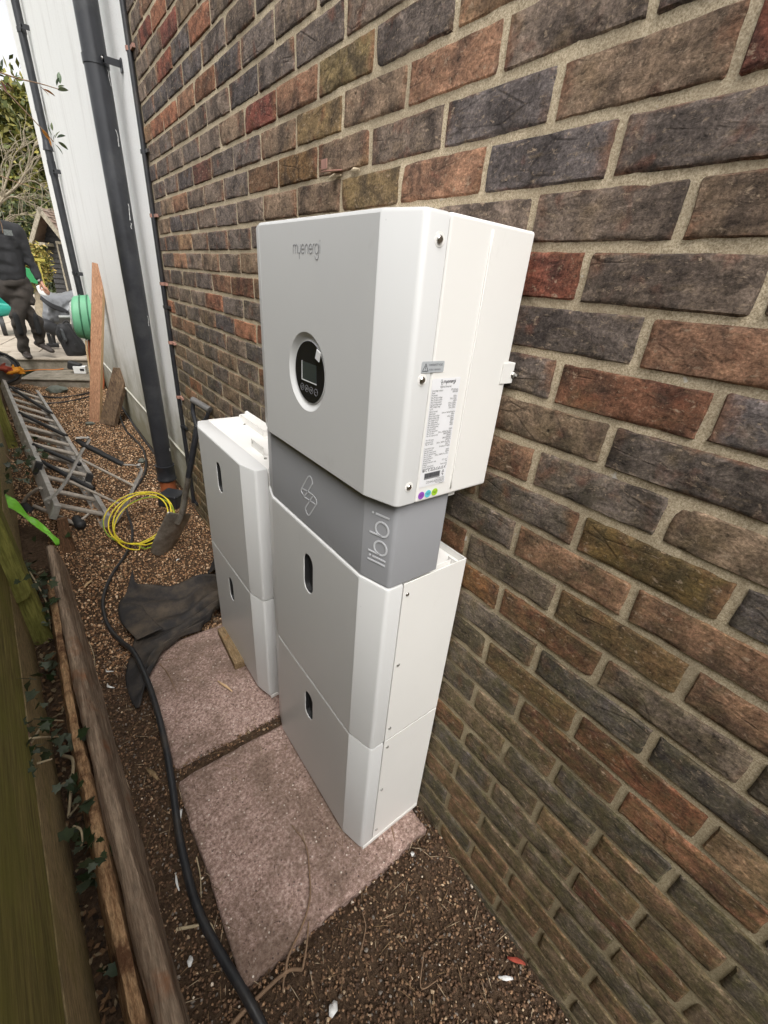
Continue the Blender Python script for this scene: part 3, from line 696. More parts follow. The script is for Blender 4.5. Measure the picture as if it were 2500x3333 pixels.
E3 = [emb(*p) for p in ((131, 208), (186, 238), (238, 276), (260, 306), (271, 345), (264, 368), (203, 464))]; E4 = [emb(*p) for p in ((203, 464), (190, 466), (172, 440), (163, 402), (168, 386), (206, 326), (238, 276))]
E5 = [emb(*p) for p in ((136, 262), (152, 290), (206, 326), (264, 366))]
strokes([sm2(e) for e in (E1, E2, E3, E4)]+[sm2(E5)], .0033, lambda u, v, h: (fx-.0003-h, u, v)).build('emblem', M['pale'], jc)
# word on the chamfer, reading upwards
ca = Vector((fx, .490+bc, 0)); cb_ = Vector((-.012-jDc, .490, 0)); cu = (cb_-ca).normalized(); cn = Vector((cu.y, -cu.x, 0)); cn = cn if cn.x < 0 else -cn
mid = ca+(cb_-ca)*.80
def chf(u, v, h):                            # u up the wall, v = towards the front facet
    p = mid-cu*v+cn*(h+.0004); return (p.x, p.y, 1.064+u)
xh = .0145
LW = [[(0, 0), (0, .042)], [(.0098, 0), (.0098, .031)], [(.0195, .042), (.0195, xh)]+arc(.0195+xh, xh, xh, xh, 180, -180, 28), [(.0598, .042), (.0598, xh)]+arc(.0598+xh, xh, xh, xh, 180, -180, 28), [(.1015, 0), (.1015, .031)]]
mb = strokes(LW, .0036, chf)
for u in (.0098, .1015): mb.prism(circle(.0024, 14), 0, .0005, lambda a, b, h, u=u: chf(u+a, .0375+b, h))
mb.build('word', M['pale'], jc)

# --- inverter
iX, iY, iz0, iz1 = -.018, .4798, 1.1990, 1.6191
iW, ic, iD, iDc, ism = .5336, .0667, .2451, .2232, .1827
inv = thing('inverter', (iX, iY, iz0), 'large white wall-mounted inverter with a round black display and a long data label', 'inverter')
ih = iz1-iz0; DC = (.7535-iY, 1.371-iz0)
mb = Loc(); shell(mb, iD, iDc, iW, ic, ism+.0012, 0, ih, circle(.0725, 48), DC, lip=.006, rs=.012)
hole_wall(mb, iD, DC, [(circle(.0725, 48), 0), (circle(.0705, 48), .0012), (circle(.066, 48), .0065), (circle(.0610, 48), .0085), (circle(.0590, 48), .0090), (circle(.0585, 48), .0075), (circle(.0572, 48), .0066), (circle(.0566, 48), .0085)])
mb.put('front_cover', M['front'], inv, 30)
mb = Loc(); mb.bbox((-ism+.0012, 0, .0005), (0, iW, ih)); rcz = bevel(mb.put('rear_casing', M['white'], inv), .004, 3)
mb = Loc(); mb.tube([(-.098, -.0004, .012), (-.098, -.0012, .03), (-.098, -.0012, ih-.03), (-.098, -.0004, ih-.010)], .0016, 8); mb.put('side_bead', M['white'], inv, 180)
for xx, zz in ((-.2155, 1.5868), (-.2172, 1.4093), (-.2187, 1.2349)):
    a = (xx-iX, 0., zz-iz0)
    mb = Loc(); mb.prism(circle(.0088, 24), 0, .0005, lambda u, v, h, a=a: (a[0]+u, -h, a[2]+v)); mb.put('screw_recess', M['white'], inv)
    screw('screw', inv, (a[0]-.0008, -.0006, a[2]), .0052, .0032)
# display: black glass disc, bezel glint, screen, four touch buttons, protective film tab
dsp_y, dsp_z = DC; gx = -iD+.0062
mb = Loc(); mb.prism(circle(.0566, 48), 0, .0016, lambda u, v, h: (gx+.001-h, dsp_y-u, dsp_z+v)); dsp = bevel(mb.put('display', M['black'], inv), .0006)
def dface(u, v, h): return Vector((gx-.0006-h, dsp_y-u, dsp_z+v))+ORG[inv]
def flat(mb, poly, h=.0004): return mb.prism(poly, 0, h, lambda u, v, k: dface(u, v, k))
sc_ = (-.0265, -.0155, .0285, .0175)
mb = MB(); flat(mb, [(sc_[0], sc_[1]), (sc_[2], sc_[1]), (sc_[2], sc_[3]), (sc_[0], sc_[3])]); mb.build('screen', M['dgrey'], dsp)
mb = MB(); flat(mb, [(sc_[0]-.0022, sc_[1]-.002), (sc_[0]-.0002, sc_[1]-.002), (sc_[0]-.0002, sc_[3]+.001), (sc_[0]-.0016, sc_[3]+.001)], .0009); flat(mb, [(sc_[0], sc_[1]-.002), (sc_[2], sc_[1]-.002), (sc_[2], sc_[1]-.0003), (sc_[0], sc_[1]-.0003)], .0009); mb.build('bezel_glint', M['wplas'], dsp)  # white strips draw the light caught on the bezel's left and lower bevel
for k in range(4):
    u = -.0275+k*.0182; v = -.0315
    ln = [[(u+a, v+b) for a, b in circle(.0064, 20)]+[(u+.0064, v)]]
    if k == 1: ln.append([(u-.002, v-.0016), (u, v+.002), (u+.002, v-.0016), (u-.002, v-.0016)])
    if k == 2: ln.append([(u-.002, v+.0016), (u, v-.002), (u+.002, v+.0016), (u-.002, v+.0016)])
    if k == 0: ln += [[(u+.002, v+.002), (u-.001, v+.002), (u-.002, v), (u-.001, v-.002), (u+.002, v-.002)]]
    if k == 3: ln += [[(u-.0028, v), (u-.001, v)], [(u-.0004, v), (u+.001, v)], [(u+.0016, v), (u+.0028, v)]]
    strokes(ln, .0006, dface, .0004).build('button', M['gprint'], dsp)
q = XP(1036, 1158, iX-iD)-ORG[inv]; mb = Loc(); mb.box((-iD-.0005, q.y, q.z), (.0016, .014, .017), Matrix.Rotation(R(20), 3, 'X')); mb.put('film_tab', M['wplas'], dsp)
# wordmark on the front facet (x to the viewer's right = -y)
def word(lines, dots, fn, w, name, m, parent):
    mb = strokes(lines, w, fn, .0003)
    for u, v in dots: mb.prism(circle(w*.75, 10), 0, .0003, lambda a, b, h: fn(u+a, v+b, h))
    return mb.build(name, m, parent)
def myen(s):
    x = 1.; hw = .40; L = []; cx = 0.
    L.append([(0, 0), (0, .72)]+arc(.29, .72, .29, .28, 180, 0, 8)+[(.58, 0)]); L.append([(.58, .72)]+arc(.87, .72, .29, .28, 180, 0, 8)+[(1.16, 0)])
    c = 1.36; L.append([(c, 1), (c, .4)]+arc(c+.33, .4, .33, .36, 180, 360, 8)+[(c+.66, 1)]); L.append([(c+.33, .04), (c+.33, -.62)])
    def e(c): L.append([(c+.03, .5), (c+.84, .5)]+arc(c+.44, .5, .42, .5, 0, 320, 22))
    def n_(c): L.append([(c, 0), (c, .62)]+arc(c+.36, .62, .36, .38, 180, 0, 8)+[(c+.72, 0)])
    e(2.24); n_(3.32); e(4.26); c = 5.30; L.append([(c, 0), (c, .62)]+arc(c+.3, .66, .3, .34, 180, 75, 6)); c = 5.80
    L.append(arc(c+.44, .5, .44, .5, 60, 400, 24)); L.append([(c+.9, 1), (c+.9, -.2)]+arc(c+.45, -.2, .45, .45, 0, -170, 12)); c = 7.02; L.append([(c, 0), (c, .98)])
    return [[(a*s*.995, b*s) for a, b in l] for l in L], [(7.02*s*.995, 1.32*s)]
ffx = iX-iD
L_, d_ = myen(.0134); word(L_, d_, lambda u, v, h: (ffx-.0003-h, .799-u, 1.5665+v), .0011, 'wordmark', M['gprint'], inv)
# side labels (plane facing the camera end, x to the right = +X)
sy = iY-.0006
def side(u, v, h): return (u, sy-h, v)
def rrect(x0, z0, x1, z1, r=.002): return [(p.x, p.y) for p in round_poly([(x0, z0), (x1, z0), (x1, z1), (x0, z1)], [r]*4, 4)]
mb = MB(); mb.prism(rrect(-.2218, 1.4195, -.1762, 1.4358, .0022), 0, .0003, side); wst = mb.build('warranty_seal', M['sticker'], inv)
def text(body, size, x, z, parent, name, m, align='LEFT', sp=1., h=.0005, sx=1.):
    cu_ = bpy.data.curves.new('t', 'FONT'); cu_.body = body; cu_.size = size; cu_.align_x = align; cu_.space_line = sp; cu_.resolution_u = 2
    o = bpy.data.objects.new('t', cu_); COL.objects.link(o); dg = bpy.context.evaluated_depsgraph_get(); me = bpy.data.meshes.new_from_object(o.evaluated_get(dg))
    bpy.data.objects.remove(o); bpy.data.curves.remove(cu_); org = ORG[parent]
    for v in me.vertices: v.co = Vector((x+v.co.x*sx, sy-h, z+v.co.y))-org
    me.name = name; me.materials.clear(); return link(name, me, m, parent)
text('WARRANTY VOID', .0047, -.2075, 1.4290, wst, 'lettering', M['ink'], sx=.72); text('IF SEAL IS BROKEN', .0037, -.2070, 1.4225, wst, 'lettering', M['ink'], sx=.78)
strokes([[(-.2195, 1.4220), (-.2140, 1.4325), (-.2085, 1.4220), (-.2195, 1.4220)], [(-.2140, 1.4295), (-.2140, 1.4250)], [(-.2140, 1.4240), (-.2140, 1.4232)]], .0008, side, .0006).build('warning_triangle', M['ink'], wst)
mb = MB(); mb.prism(rrect(-.1962, 1.2282, -.1352, 1.4100, .0012), 0, .0003, side); lab = mb.build('data_label', M['paper'], inv)
LT = ['Overvoltage category:', 'Model:', 'PV terminal', 'Max. PV input voltage:', 'Max. PV input current:', 'Max. PV input power:', 'Full load voltage range:', 'MPPT voltage range:', 'Isc PV:', 'Battery terminal', 'Battery type:', 'Battery input voltage:', 'Battery voltage range:', 'Max. charge current:', 'Max. charge power:', 'Max. discharge current:', 'Max. discharge power:', 'On-grid terminal', 'Max. AC input power:', 'Max. AC input:', 'Max. AC output power:', '', 'Max. AC output', 'apparent power:', 'Max. AC output:', '', 'Power factor range:', 'Back-up terminal', 'Rated AC output power:', 'Max. AC apparent power:', 'Max. AC output:', 'General parameters', 'Protective class:', 'Ambient temperature range:', 'IP degree:', 'Isolation method(solar):', 'Isolation method(battery):']
RT = ['II(PV), III(mains)', 'LIBBI-5000S', '', '550Vd.c.', '15Ad.c./15Ad.c.', '6500W', '210Vd.c.-520Vd.c.', '90Vd.c.-500Vd.c.', '20Ad.c./20Ad.c.', '', 'Lithium or lead-acid batteries', '48Vd.c.', '40Vd.c.-60Vd.c.', '100Ad.c.', '4800W', '100Ad.c.', '5000W', '', '7360VA', '230Va.c., 50/60Hz, Max 32Aa.c.', '3680W/4999W(*),', '5000W(**)', '3680VA/4999VA(*),', '5000VA(**)', '230Va.c., 50/60Hz, Max 22Aa.c.', '(22Aa.c.**)', '0.8 leading to 0.8 lagging', '', '5000W', '5000VA', '230Va.c., 50/60Hz, Max 22Aa.c.', '', 'I', '-25\u00b0C-+60\u00b0C', 'IP65', 'Transformerless', 'HF']
text('\n'.join(LT), .0042, -.1945, 1.3905, lab, 'lettering', M['ink'], sp=.86, sx=.64); text('\n'.join(RT), .0042, -.1370, 1.3905, lab, 'lettering', M['ink'], 'RIGHT', .86, sx=.60)
text('Hybrid Inverter', .0050, -.1655, 1.3955, lab, 'lettering', M['ink'], 'CENTER', sx=.8)
L_, d_ = myen(.0036); word(L_, d_, lambda u, v, h: side(-.1715+u, 1.4025+v, h+.0003), .0007, 'wordmark', M['ink'], lab)
strokes([arc(-.1765, 1.4055, .0016, .0025, 0, 360, 12), arc(-.1750, 1.4022, .0016, .0025, 0, 360, 12)], .0005, side, .0006).build('emblem', M['ink'], lab)
mb = strokes([arc(-.1905, 1.2583, .0022, .0022, 0, 360, 14), arc(-.1905, 1.2583, .0009, .0009, 0, 360, 8), arc(-.1835, 1.2583, .0021, .0021, 60, 300, 10), arc(-.1775, 1.2583, .0021, .0021, 60, 300, 10), [(-.1795, 1.2583), (-.1778, 1.2583)]]
    +[[(x-.0023, 1.2563), (x, 1.2608), (x+.0023, 1.2563), (x-.0023, 1.2563)] for x in (-.1715, -.1650, -.1530)]+[[(-.1608, 1.2565), (-.1608, 1.2598), (-.1586, 1.2606), (-.1566, 1.2598), (-.1566, 1.2565), (-.1608, 1.2565)], arc(-.1468, 1.2590, .0016, .0016, 0, 360, 10), [(-.1490, 1.2560), (-.1446, 1.2560)], [(-.1425, 1.2605), (-.1390, 1.2560)], [(-.1390, 1.2605), (-.1425, 1.2560)]]
    +[[(-.1432-.0023, 1.2490), (-.1432, 1.2535), (-.1432+.0023, 1.2490), (-.1432-.0023, 1.2490)], [(-.1452, 1.2475), (-.1452, 1.2455), (-.1438, 1.2455), (-.1438, 1.2475)], arc(-.1420, 1.2440, .0013, .0015, 60, 300, 8)], .0006, side, .0006); mb.build('marks', M['ink'], lab)
mb = MB(); mb.prism([(-.1870, 1.2415), (-.1500, 1.2415), (-.1500, 1.2530), (-.1870, 1.2530)], .0002, .0005, side); bc_ = mb.build('barcode', M['barcode'], lab)
mb = MB(); x = -.1855
while x < -.1525:
    w = random.choice((.0004, .0006, .0009, .0013)); mb.prism([(x, 1.2445), (x+w, 1.2445), (x+w, 1.2522), (x, 1.2522)], .0004, .0007, side); x += w+random.choice((.0003, .0005, .0008))
mb.build('barcode_bars', M['ink'], lab)
text('(*) Storage for Spain\n(**) Storage for Germany, South Africa', .0034, -.1375, 1.2385, lab, 'lettering', M['ink'], 'RIGHT', .9, sx=.8)
text('myenergi Ltd, Pioneer Business Park, Faraday Way,\nGrimsby, DN37 9TF, UK\nmyenergi.com', .0032, -.1375, 1.2338-.0005, lab, 'lettering', M['ink'], 'RIGHT', .85, sx=.66)
for (x, m_, txt) in ((-.1881, 'vio', 'FACTORY\nTESTED'), (-.1722, 'cyan', 'FINAL TEST\nPASSED'), (-.1560, 'lime', 'FUNC. TEST\nPASSED')):
    mb = MB(); mb.prism([(x+a, 1.2124+b) for a, b in circle(.0071, 24)], 0, .0003, side); s_ = mb.build('round_sticker', M[m_], inv); text(txt, .0026, x, 1.2128, s_, 'lettering', M['ink'], 'CENTER', .9, sx=.8)
# wall bracket lug with its bolt
mb = MB(); mb.bbox((-.034, iY-.0022, 1.3935), (.010, iY-.0004, 1.4285)); mb.bbox((-.034, iY, 1.427), (.010, iY+.03, 1.4285)); bk = bevel(mb.build('wall_bracket', M['white'], inv), .001)
mb = MB(); mb.tube([(-.002, iY-.002, 1.4085), (-.002, iY-.006, 1.4085)], .0052, 6); mb.tube([(-.002, iY-.006, 1.4085), (-.002, iY-.012, 1.4085)], .003, 10); mb.tube([(-.002, iY-.0022, 1.4085), (-.002, iY-.003, 1.4085)], .0072, 16); mb.build('bolt', M['steel'], bk)
mb = MB(); mb.bbox((-.105, iY+.012, iz0-.012), (-.088, iY+.05, iz0+.001)); mb.build('cable_gland', M['white'], inv)

# ================================================================== GROUND THINGS
def slab(i, label):
    a, b, c, d, z = SLABS[i]; s = thing('paving_slab', ((a+b)/2, (c+d)/2, z), label, 'paving slab', 'pink concrete paving slabs'); N = 44
    us = np.concatenate([[0, .006, .016], np.linspace(.03, .97, N-6), [.984, .994, 1]]); vs = []; o = i*9.1
    for v in us:
        for u in us:
            x = a+(b-a)*u; y = c+(d-c)*v; e = min(u, 1-u, v, 1-v)*(b-a)
            wob = .005*mnoise.noise(Vector((x*9+o, y*9, 2)))+.003*mnoise.noise(Vector((x*34+o, y*34, 2)))
            if min(u, 1-u) < .02: x += wob
            if min(v, 1-v) < .02: y += wob
            cr = max(0, .16-(math.hypot(u-(0 if i == 0 else 0), v-(1 if i == 0 else 1))))    # worn far-left corner
            h = -.007*max(0, 1-e/.010)**2+.0012*mnoise.noise(Vector((x*16, y*16, 4)))+.0008*mnoise.noise(Vector((x*70, y*70, 4)))-.25*max(0, .05-math.hypot(x-a, y-d))
            vs.append((x, y, z+h))
    n = len(us); f = [(j*n+k, j*n+k+1, (j+1)*n+k+1, (j+1)*n+k) for j in range(n-1) for k in range(n-1)]
    ring = list(range(n))+[j*n+n-1 for j in range(1, n)]+[(n-1)*n+k for k in range(n-2, -1, -1)]+[j*n for j in range(n-2, 0, -1)]
    b0 = len(vs); vs += [(vs[k][0], vs[k][1], -.01) for k in ring]; m_ = len(ring)
    f += [(ring[k], b0+k, b0+(k+1) % m_, ring[(k+1) % m_]) for k in range(m_)]
    mb = MB(); mb.add(vs, f); mb.build('top', M['slab'], s, smooth=60)
slab(0, 'pinkish speckled concrete paving slab under the near stack of units'); slab(1, 'pinkish speckled concrete paving slab under the far stack, with black fabric over its corner')

# timber offcut under the far stack
a = G(709, 2068, .052); b = G(762, 2180, .052); d = (b-a).normalized(); rt = Matrix.Rotation(math.atan2(d.y, d.x), 3, 'Z')
mb = MB(); c = (a+b)/2+Vector((d.y, -d.x, 0)).normalized()*-.03; c.z = .070
mb.box(c, ((b-a).length+.01, .055, .036), rt); o = bevel(mb.build('timber_offcut', M['chip'], org=c), .003); tag(o, 'short mossy brown timber offcut on the slab against the far stack', 'timber block')

# two old timbers along the fence side
def beam(name, m, label, prof, ys, seed):
    """prof(y) -> list of (x, z) ring; lofted along y with rot and splits"""
    mb = MB(); vs = []; n = None
    for i, y in enumerate(ys):
        P = prof(y); n = len(P)
        for k, (x, z) in enumerate(P):
            q = Vector((seed+k*1.7, y*5, z*20)); w = .006*mnoise.noise(q)+.003*mnoise.noise(q*4)+.0016*mnoise.noise(Vector((seed+k*3, y*60, 1)))
            vs.append((x+w, y, z+w*.8))
    N = len(ys); f = [(i*n+k, i*n+(k+1) % n, (i+1)*n+(k+1) % n, (i+1)*n+k) for i in range(N-1) for k in range(n)]
    f += [tuple(range(n-1, -1, -1)), tuple((N-1)*n+k for k in range(n))]
    mb.add(vs, f); o = mb.build(name, m, org=(mb.v[0][0], .5, 0), smooth=50); return tag(o, label, 'timber', 'old timbers edging the gravel')
def lerpy(y, t): 
    for (y0, a), (y1, b) in zip(t, t[1:]):
        if y <= y1 or (y1, b) == t[-1]: return a+(b-a)*(y-y0)/(y1-y0)
SL = [(.45, -.783), (1.41, -.829), (2.54, -.8594)]; SE = [(.499, -.7376), (1.365, -.7875), (2.55, -.819)]; SB = [(.46, -.735), (1.18, -.752), (2.57, -.801)]
def prof_s(y):
    a, b, c = lerpy(y, SL), lerpy(y, SE), lerpy(y, SB); g = .005*math.sin(y*3)
    return [(a, .0), (a-.002, .07), (a, .128+g), (a+.008, .141+g), ((a+b)/2, .145+g), (b-.006, .139+g), (b, .128), (b+(c-b)*.35, .095), (b+(c-b)*.6, .06), (c+.004, .03), (c+.008, -.01)]
beam('edging_timber', M['sleeper'], 'long weathered grey brown timber beside the gravel, the right one of two', prof_s, list(np.linspace(-.6, 2.60, 150)), 3.)
RL = [(.487, -.8245), (1.28, -.8594), (2.25, -.8706)]; RRr = [(.461, -.7896), (1.406, -.8343), (2.39, -.8566)]
def prof_r(y):
    a, b = lerpy(y, RL), lerpy(y, RRr); b = max(b-.001, a+.024); c = .6+.4*mnoise.noise(Vector((y*3, 1, 1)))
    return [(a-.02, 0), (a-.016, .05), (a-.004, .10), (a, .124), (a+.006*c, .131), ((a+b)/2, .134-.012*max(0, mnoise.noise(Vector((y*9, 2, 2))))), (b-.003, .131), (b, .122), (b, .06), (b, 0)]
beam('edging_timber', M['rotten'], 'crumbling orange brown rotten timber lying between the fence and the greyer timber', prof_r, list(np.linspace(-.6, 2.28, 220)), 8.)

# ------------------------------------------------------------------ fence
fn = thing('fence', (-.95, 1, 0), 'mossy green timber fence with stained gravel boards along the left edge', 'fence')
def fboard(name, m, y0, y1, z0, z1, off, th=.022, tilt=0.):
    mb = MB(); n = max(2, int((y1-y0)/.12)); vs = []
    for i in range(n+1):
        y = y0+(y1-y0)*i/n; x = XF(y)+off
        w = .002*mnoise.noise(Vector((y*5, z0*9, off*99)))
        for xx, zz in ((x+w+tilt, z0), (x+w, z1), (x-th, z1), (x-th+tilt, z0)): vs.append((xx, y, zz+.003*mnoise.noise(Vector((y*4, zz*7, 0)))))
    f = [(i*4+k, i*4+(k+1) % 4, (i+1)*4+(k+1) % 4, (i+1)*4+k) for i in range(n) for k in range(4)]+[(3, 2, 1, 0), tuple(n*4+k for k in range(4))]
    mb.add(vs, f); return bevel(mb.build(name, m, fn), .002)
posts = [-.9, 1.955, 4.75, 7.3]
for p0, p1 in zip(posts, posts[1:]):
    fboard('gravel_board', M['gboard'], p0+.12, p1-.006, .03, .365, 0., .03)
    z = .380
    while z < 1.75: fboard('fence_board', M['fence'], p0+.11, p1-.004, z, z+.143, -.002, .018, .002); z += .150
for p in posts:
    mb = MB(); x = XF(p+.05)
    top = 1.85
    mb.prism([(-.045, 0), (.062, 0), (.070, .012), (.070, .09), (.062, .105), (-.045, .105)], -.1, top, lambda u, v, h, p=p, x=x: (x+u-.03*max(0, h)*.9, p+v, h)); bevel(mb.build('post', M['post'], fn), .003)
# rounded mossy end of a rail lying against the second post
mb = MB(); P = YP(45, 1860, 1.93); mb.prism([(-.09, .6), (-.09, .02), (-.06, -.03), (-.02, -.045), (.015, -.03), (.03, .0), (.03, .6)], 1.925, 1.948, lambda u, v, h: (P.x+u-.02*v, h, P.z-.105+v)); bevel(mb.build('rail_end', M['post'], fn), .004, 3)

# ------------------------------------------------------------------ soil pipe with gully, downpipe, cables on the wall
def yline(px, py, X): return XP(px, py, X)
pT = XP(277, 0, -.085); pB = XP(534, 1500, -.085)
PYc = (pT.y+pB.y)/2; PXc = -.085; PR = .056
sp = thing('soil_pipe', (PXc, PYc, 0), 'thick black plastic soil pipe on the white wall above the gully', 'soil pipe')
zc0 = YP(545, 1512, PYc).z; zc1 = YP(556, 1556, PYc).z; zb = YP(556, 1600, PYc).z
mb = MB(); mb.tube([(PXc, PYc, zc1-.01), (PXc, PYc, 5.2)], PR, 32); mb.build('pipe', M['pipe'], sp, smooth=50)
mb = MB(); mb.tube([(PXc, PYc, zc1), (PXc, PYc, zc1+.008), (PXc, PYc, zc1+.014), (PXc, PYc, zc0-.012), (PXc, PYc, zc0-.006), (PXc, PYc, zc0+.004)], [PR+.012, PR+.012, PR+.007, PR+.007, PR+.011, PR+.011], 32); mb.build('socket', M['pipe'], sp, smooth=40)
mb = MB(); mb.tube([(PXc, PYc, -.02), (PXc, PYc, zc1+.002)], PR-.001, 32); mb.build('drain_stub', M['clay'], sp, smooth=50)
zk = YP(308, 188, PYc-.05).z
mb = MB(); mb.tube([(PXc, PYc, zk-.018), (PXc, PYc, zk+.018)], PR+.004, 32); mb.bbox((PXc+.02, PYc-PR-.022, zk-.017), (PXc+.026, PYc-PR+.01, zk+.017)); mb.bbox((PXc+.02, PYc-PR-.022, zk-.014), (RX-.001, PYc-PR-.016, zk+.014)); mb.bbox((RX-.008, PYc-PR-.04, zk-.03), (RX-.002, PYc-PR-.00, zk+.02)); bkt = mb.build('bracket', M['pipe'], sp, smooth=40)
mb = MB(); mb.tube([(PXc+.02, PYc-PR-.03, zk), (PXc+.012, PYc-PR-.03, zk)], .006, 8); mb.build('bolt', M['steel'], bkt)
mb = MB()
for (px, py, s) in ((365, 255, .03), (383, 450, .035), (420, 690, .04), (426, 735, .015), (487, 1045, .03)):
    P = YP(px, py, PYc-.045); a0 = math.atan2(P.y-PYc, P.x-PXc)
    pts = [(a0+random.uniform(-.09, .09), P.z+s*q) for q in (-1, -.4, .2, .7, 1)]
    for (a, z), (b, z2) in zip(pts, pts[1:]): mb.add([(PXc+(PR+.0008)*math.cos(a-.05), PYc+(PR+.0008)*math.sin(a-.05), z), (PXc+(PR+.0008)*math.cos(a+.05), PYc+(PR+.0008)*math.sin(a+.05), z), (PXc+(PR+.0008)*math.cos(b+.03), PYc+(PR+.0008)*math.sin(b+.03), z2), (PXc+(PR+.0008)*math.cos(b-.03), PYc+(PR+.0008)*math.sin(b-.03), z2)], [(0, 1, 2, 3)])
P = YP(550, 1463, PYc-.03); a0 = math.atan2(P.y-PYc, P.x-PXc); mb.add([(PXc+(PR+.001)*math.cos(a0+a), PYc+(PR+.001)*math.sin(a0+a), P.z+b) for a, b in ((-.12, -.01), (.1, -.014), (.16, .004), (.02, .014), (-.14, .008))], [(0, 1, 2, 3, 4)])
mb.build('paint_splash', M['wplas'], sp)
# black gully cover box
gA = G(515, 1636, .03); gB = G(575, 1647, .03); d = (gB-gA).normalized(); ang = math.atan2(d.y, d.x)
gl = thing('gully_cover', (PXc-.01, PYc-.11, 0), 'squat black plastic gully cover box at the foot of the thick pipe', 'gully cover')
rt = Matrix.Rotation(ang, 3, 'Z'); c = (gA+gB)/2+Vector((-d.y, d.x, 0))*.06
mb = MB(); mb.box((c.x, c.y, .045), (.15, .13, .085), rt, taper=.95); bevel(mb.build('box', M['pipe'], gl), .006, 3)
mb = MB(); mb.box((c.x, c.y, .092), (.155, .135, .012), rt, taper=.9); bevel(mb.build('lid', M['pipe'], gl), .004, 2)
# thin far downpipe
dX = -.04; q0 = XP(45, 0, dX); q1 = XP(257, 920, dX); dY = (q0.y+q1.y)/2
dp = thing('downpipe', (dX, dY, .3), 'slim black downpipe near the far end of the white wall', 'downpipe')
mb = MB(); mb.tube([(dX, dY, .2), (dX, dY, 5.2)], .036, 20); mb.build('pipe', M['pipe'], dp, smooth=50)
for px, py in ((62, 97), (165, 560), (250, 890)):
    z = YP(px, py, dY).z; mb = MB(); mb.tube([(dX, dY, z-.018), (dX, dY, z+.018)], .041, 20); mb.bbox((dX-.01, dY-.14, z-.012), (dX-.0, dY-.03, z+.012)); mb.bbox((dX-.01, dY-.14, z-.02), (RX-.001, dY-.132, z+.02)); mb.build('bracket', M['pipe'], dp, smooth=40)
z = YP(150, 545, dY).z; mb = MB(); mb.tube([(dX, dY, z-.07), (dX, dY, z+.07)], .040, 20); mb.tube([(dX, dY, z+.25), (dX, dY, z+.16), (dX, dY, z+.155)], [.036, .05, .02], 16); mb.prism([(0, -.07), (.14, -.10), (.03, .16)], -.03, .03, lambda u, v, h: (dX-h*.9, dY+.02+u, z+.62+v)); mb.build('branch_socket', M['pipe'], dp, smooth=40)
# black cable in the corner where brick meets render
cc = tag(None or thing('wall_cable', (-.01, 2.90, 0), 'black cable clipped up the joint between brick wall and white wall', 'cable'), None)
cx0 = -.014; cyy = 2.895
mb = MB(); pts = [(cx0, cyy+.006*math.sin(z*2.3), z) for z in np.linspace(.10, 3.6, 40)]; mb.tube(pts, .013, 12); mb.build('cable', M['hose'], cc, smooth=60)
for px, py, m_ in ((450, 170, 'rust'), (490, 500, 'hose'), (525, 707, 'rust'), (547, 925, 'rust'), (560, 1000, 'hose'), (577, 1115, 'rust'), (607, 1290, 'rust'), (625, 1385, 'hose'), (638, 1630, 'hose')):
    z = YP(px, py, cyy).z; mb = MB(); mb.tube([(cx0, cyy, z-.008), (cx0, cyy, z+.008)], .0165, 12); mb.bbox((cx0, cyy-.065, z-.007), (-.002, cyy-.012, z+.007)); mb.build('clip', M[m_], cc, smooth=40)
# cables along the foot of the white wall
def groundcable(name, pts, r, m, label, cat='cable', n=8, zoff=0., seg=8):
    P = []
    for p in pts:
        z = p[2] if len(p) > 2 else 0.
        q = G(p[0], p[1], z+.012); q.z = max(gz(q.x, q.y), 0)+z+(r if not isinstance(r, list) else r[0])+zoff; P.append(q)
    P = bezier(P, seg); rr = r
    if isinstance(r, list): rr = [r[0]+(r[1]-r[0])*i/(len(P)-1) for i in range(len(P))]
    mb = MB(); mb.tube(P, rr, n); return tag(mb.build(name, m, org=P[0], smooth=60), label, cat)
groundcable('cable', [(384, 1302), (405, 1335), (440, 1390), (470, 1432), (505, 1478), (520, 1505)], .011, M['hose'], 'straight black cable along the foot of the white wall, ending behind the thick pipe')
groundcable('cable', [(384, 1305), (392, 1355), (410, 1400), (440, 1430), (465, 1462), (476, 1505), (468, 1545), (440, 1590), (412, 1625), (405, 1650)], .009, M['hose'], 'loose grey black cable curving over the gravel from the old board to the yellow coil')
groundcable('cable', [(28, 1262), (70, 1275), (130, 1288), (190, 1293), (250, 1286), (300, 1276)], .009, M['hose'], 'upper of two thin black cables lying across the gravel below the steps')
groundcable('cable', [(60, 1275), (95, 1310), (150, 1312), (220, 1306), (290, 1290)], .009, M['hose'], 'lower of two thin black cables lying across the gravel below the steps')
groundcable('hose', [(890, 3420), (840, 3320), (800, 3250), (705, 3090), (640, 2950), (592, 2760), (570, 2600), (545, 2450, .03), (513, 2320, .065), (478, 2215, .07), (440, 2140, .045), (395, 2090, .02), (360, 2050), (342, 2010), (335, 1960), (345, 1915), (370, 1862), (405, 1812), (428, 1765), (430, 1720), (418, 1680), (408, 1645)], [.0120, .0075], M['hose'], 'long black cable snaking from the foreground past the slabs to the ladder', 'cable', 14)
mb = MB(); P = [YP(a, b, PYc-.10) for a, b in ((585, 1625), (608, 1590), (622, 1605), (632, 1640), (618, 1668), (600, 1682))]; mb.tube(bezier(P, 6), .012, 10); tag(mb.build('hose_loop', M['hose'], org=P[0], smooth=60), 'short black hose loop curling beside the gully cover', 'hose')

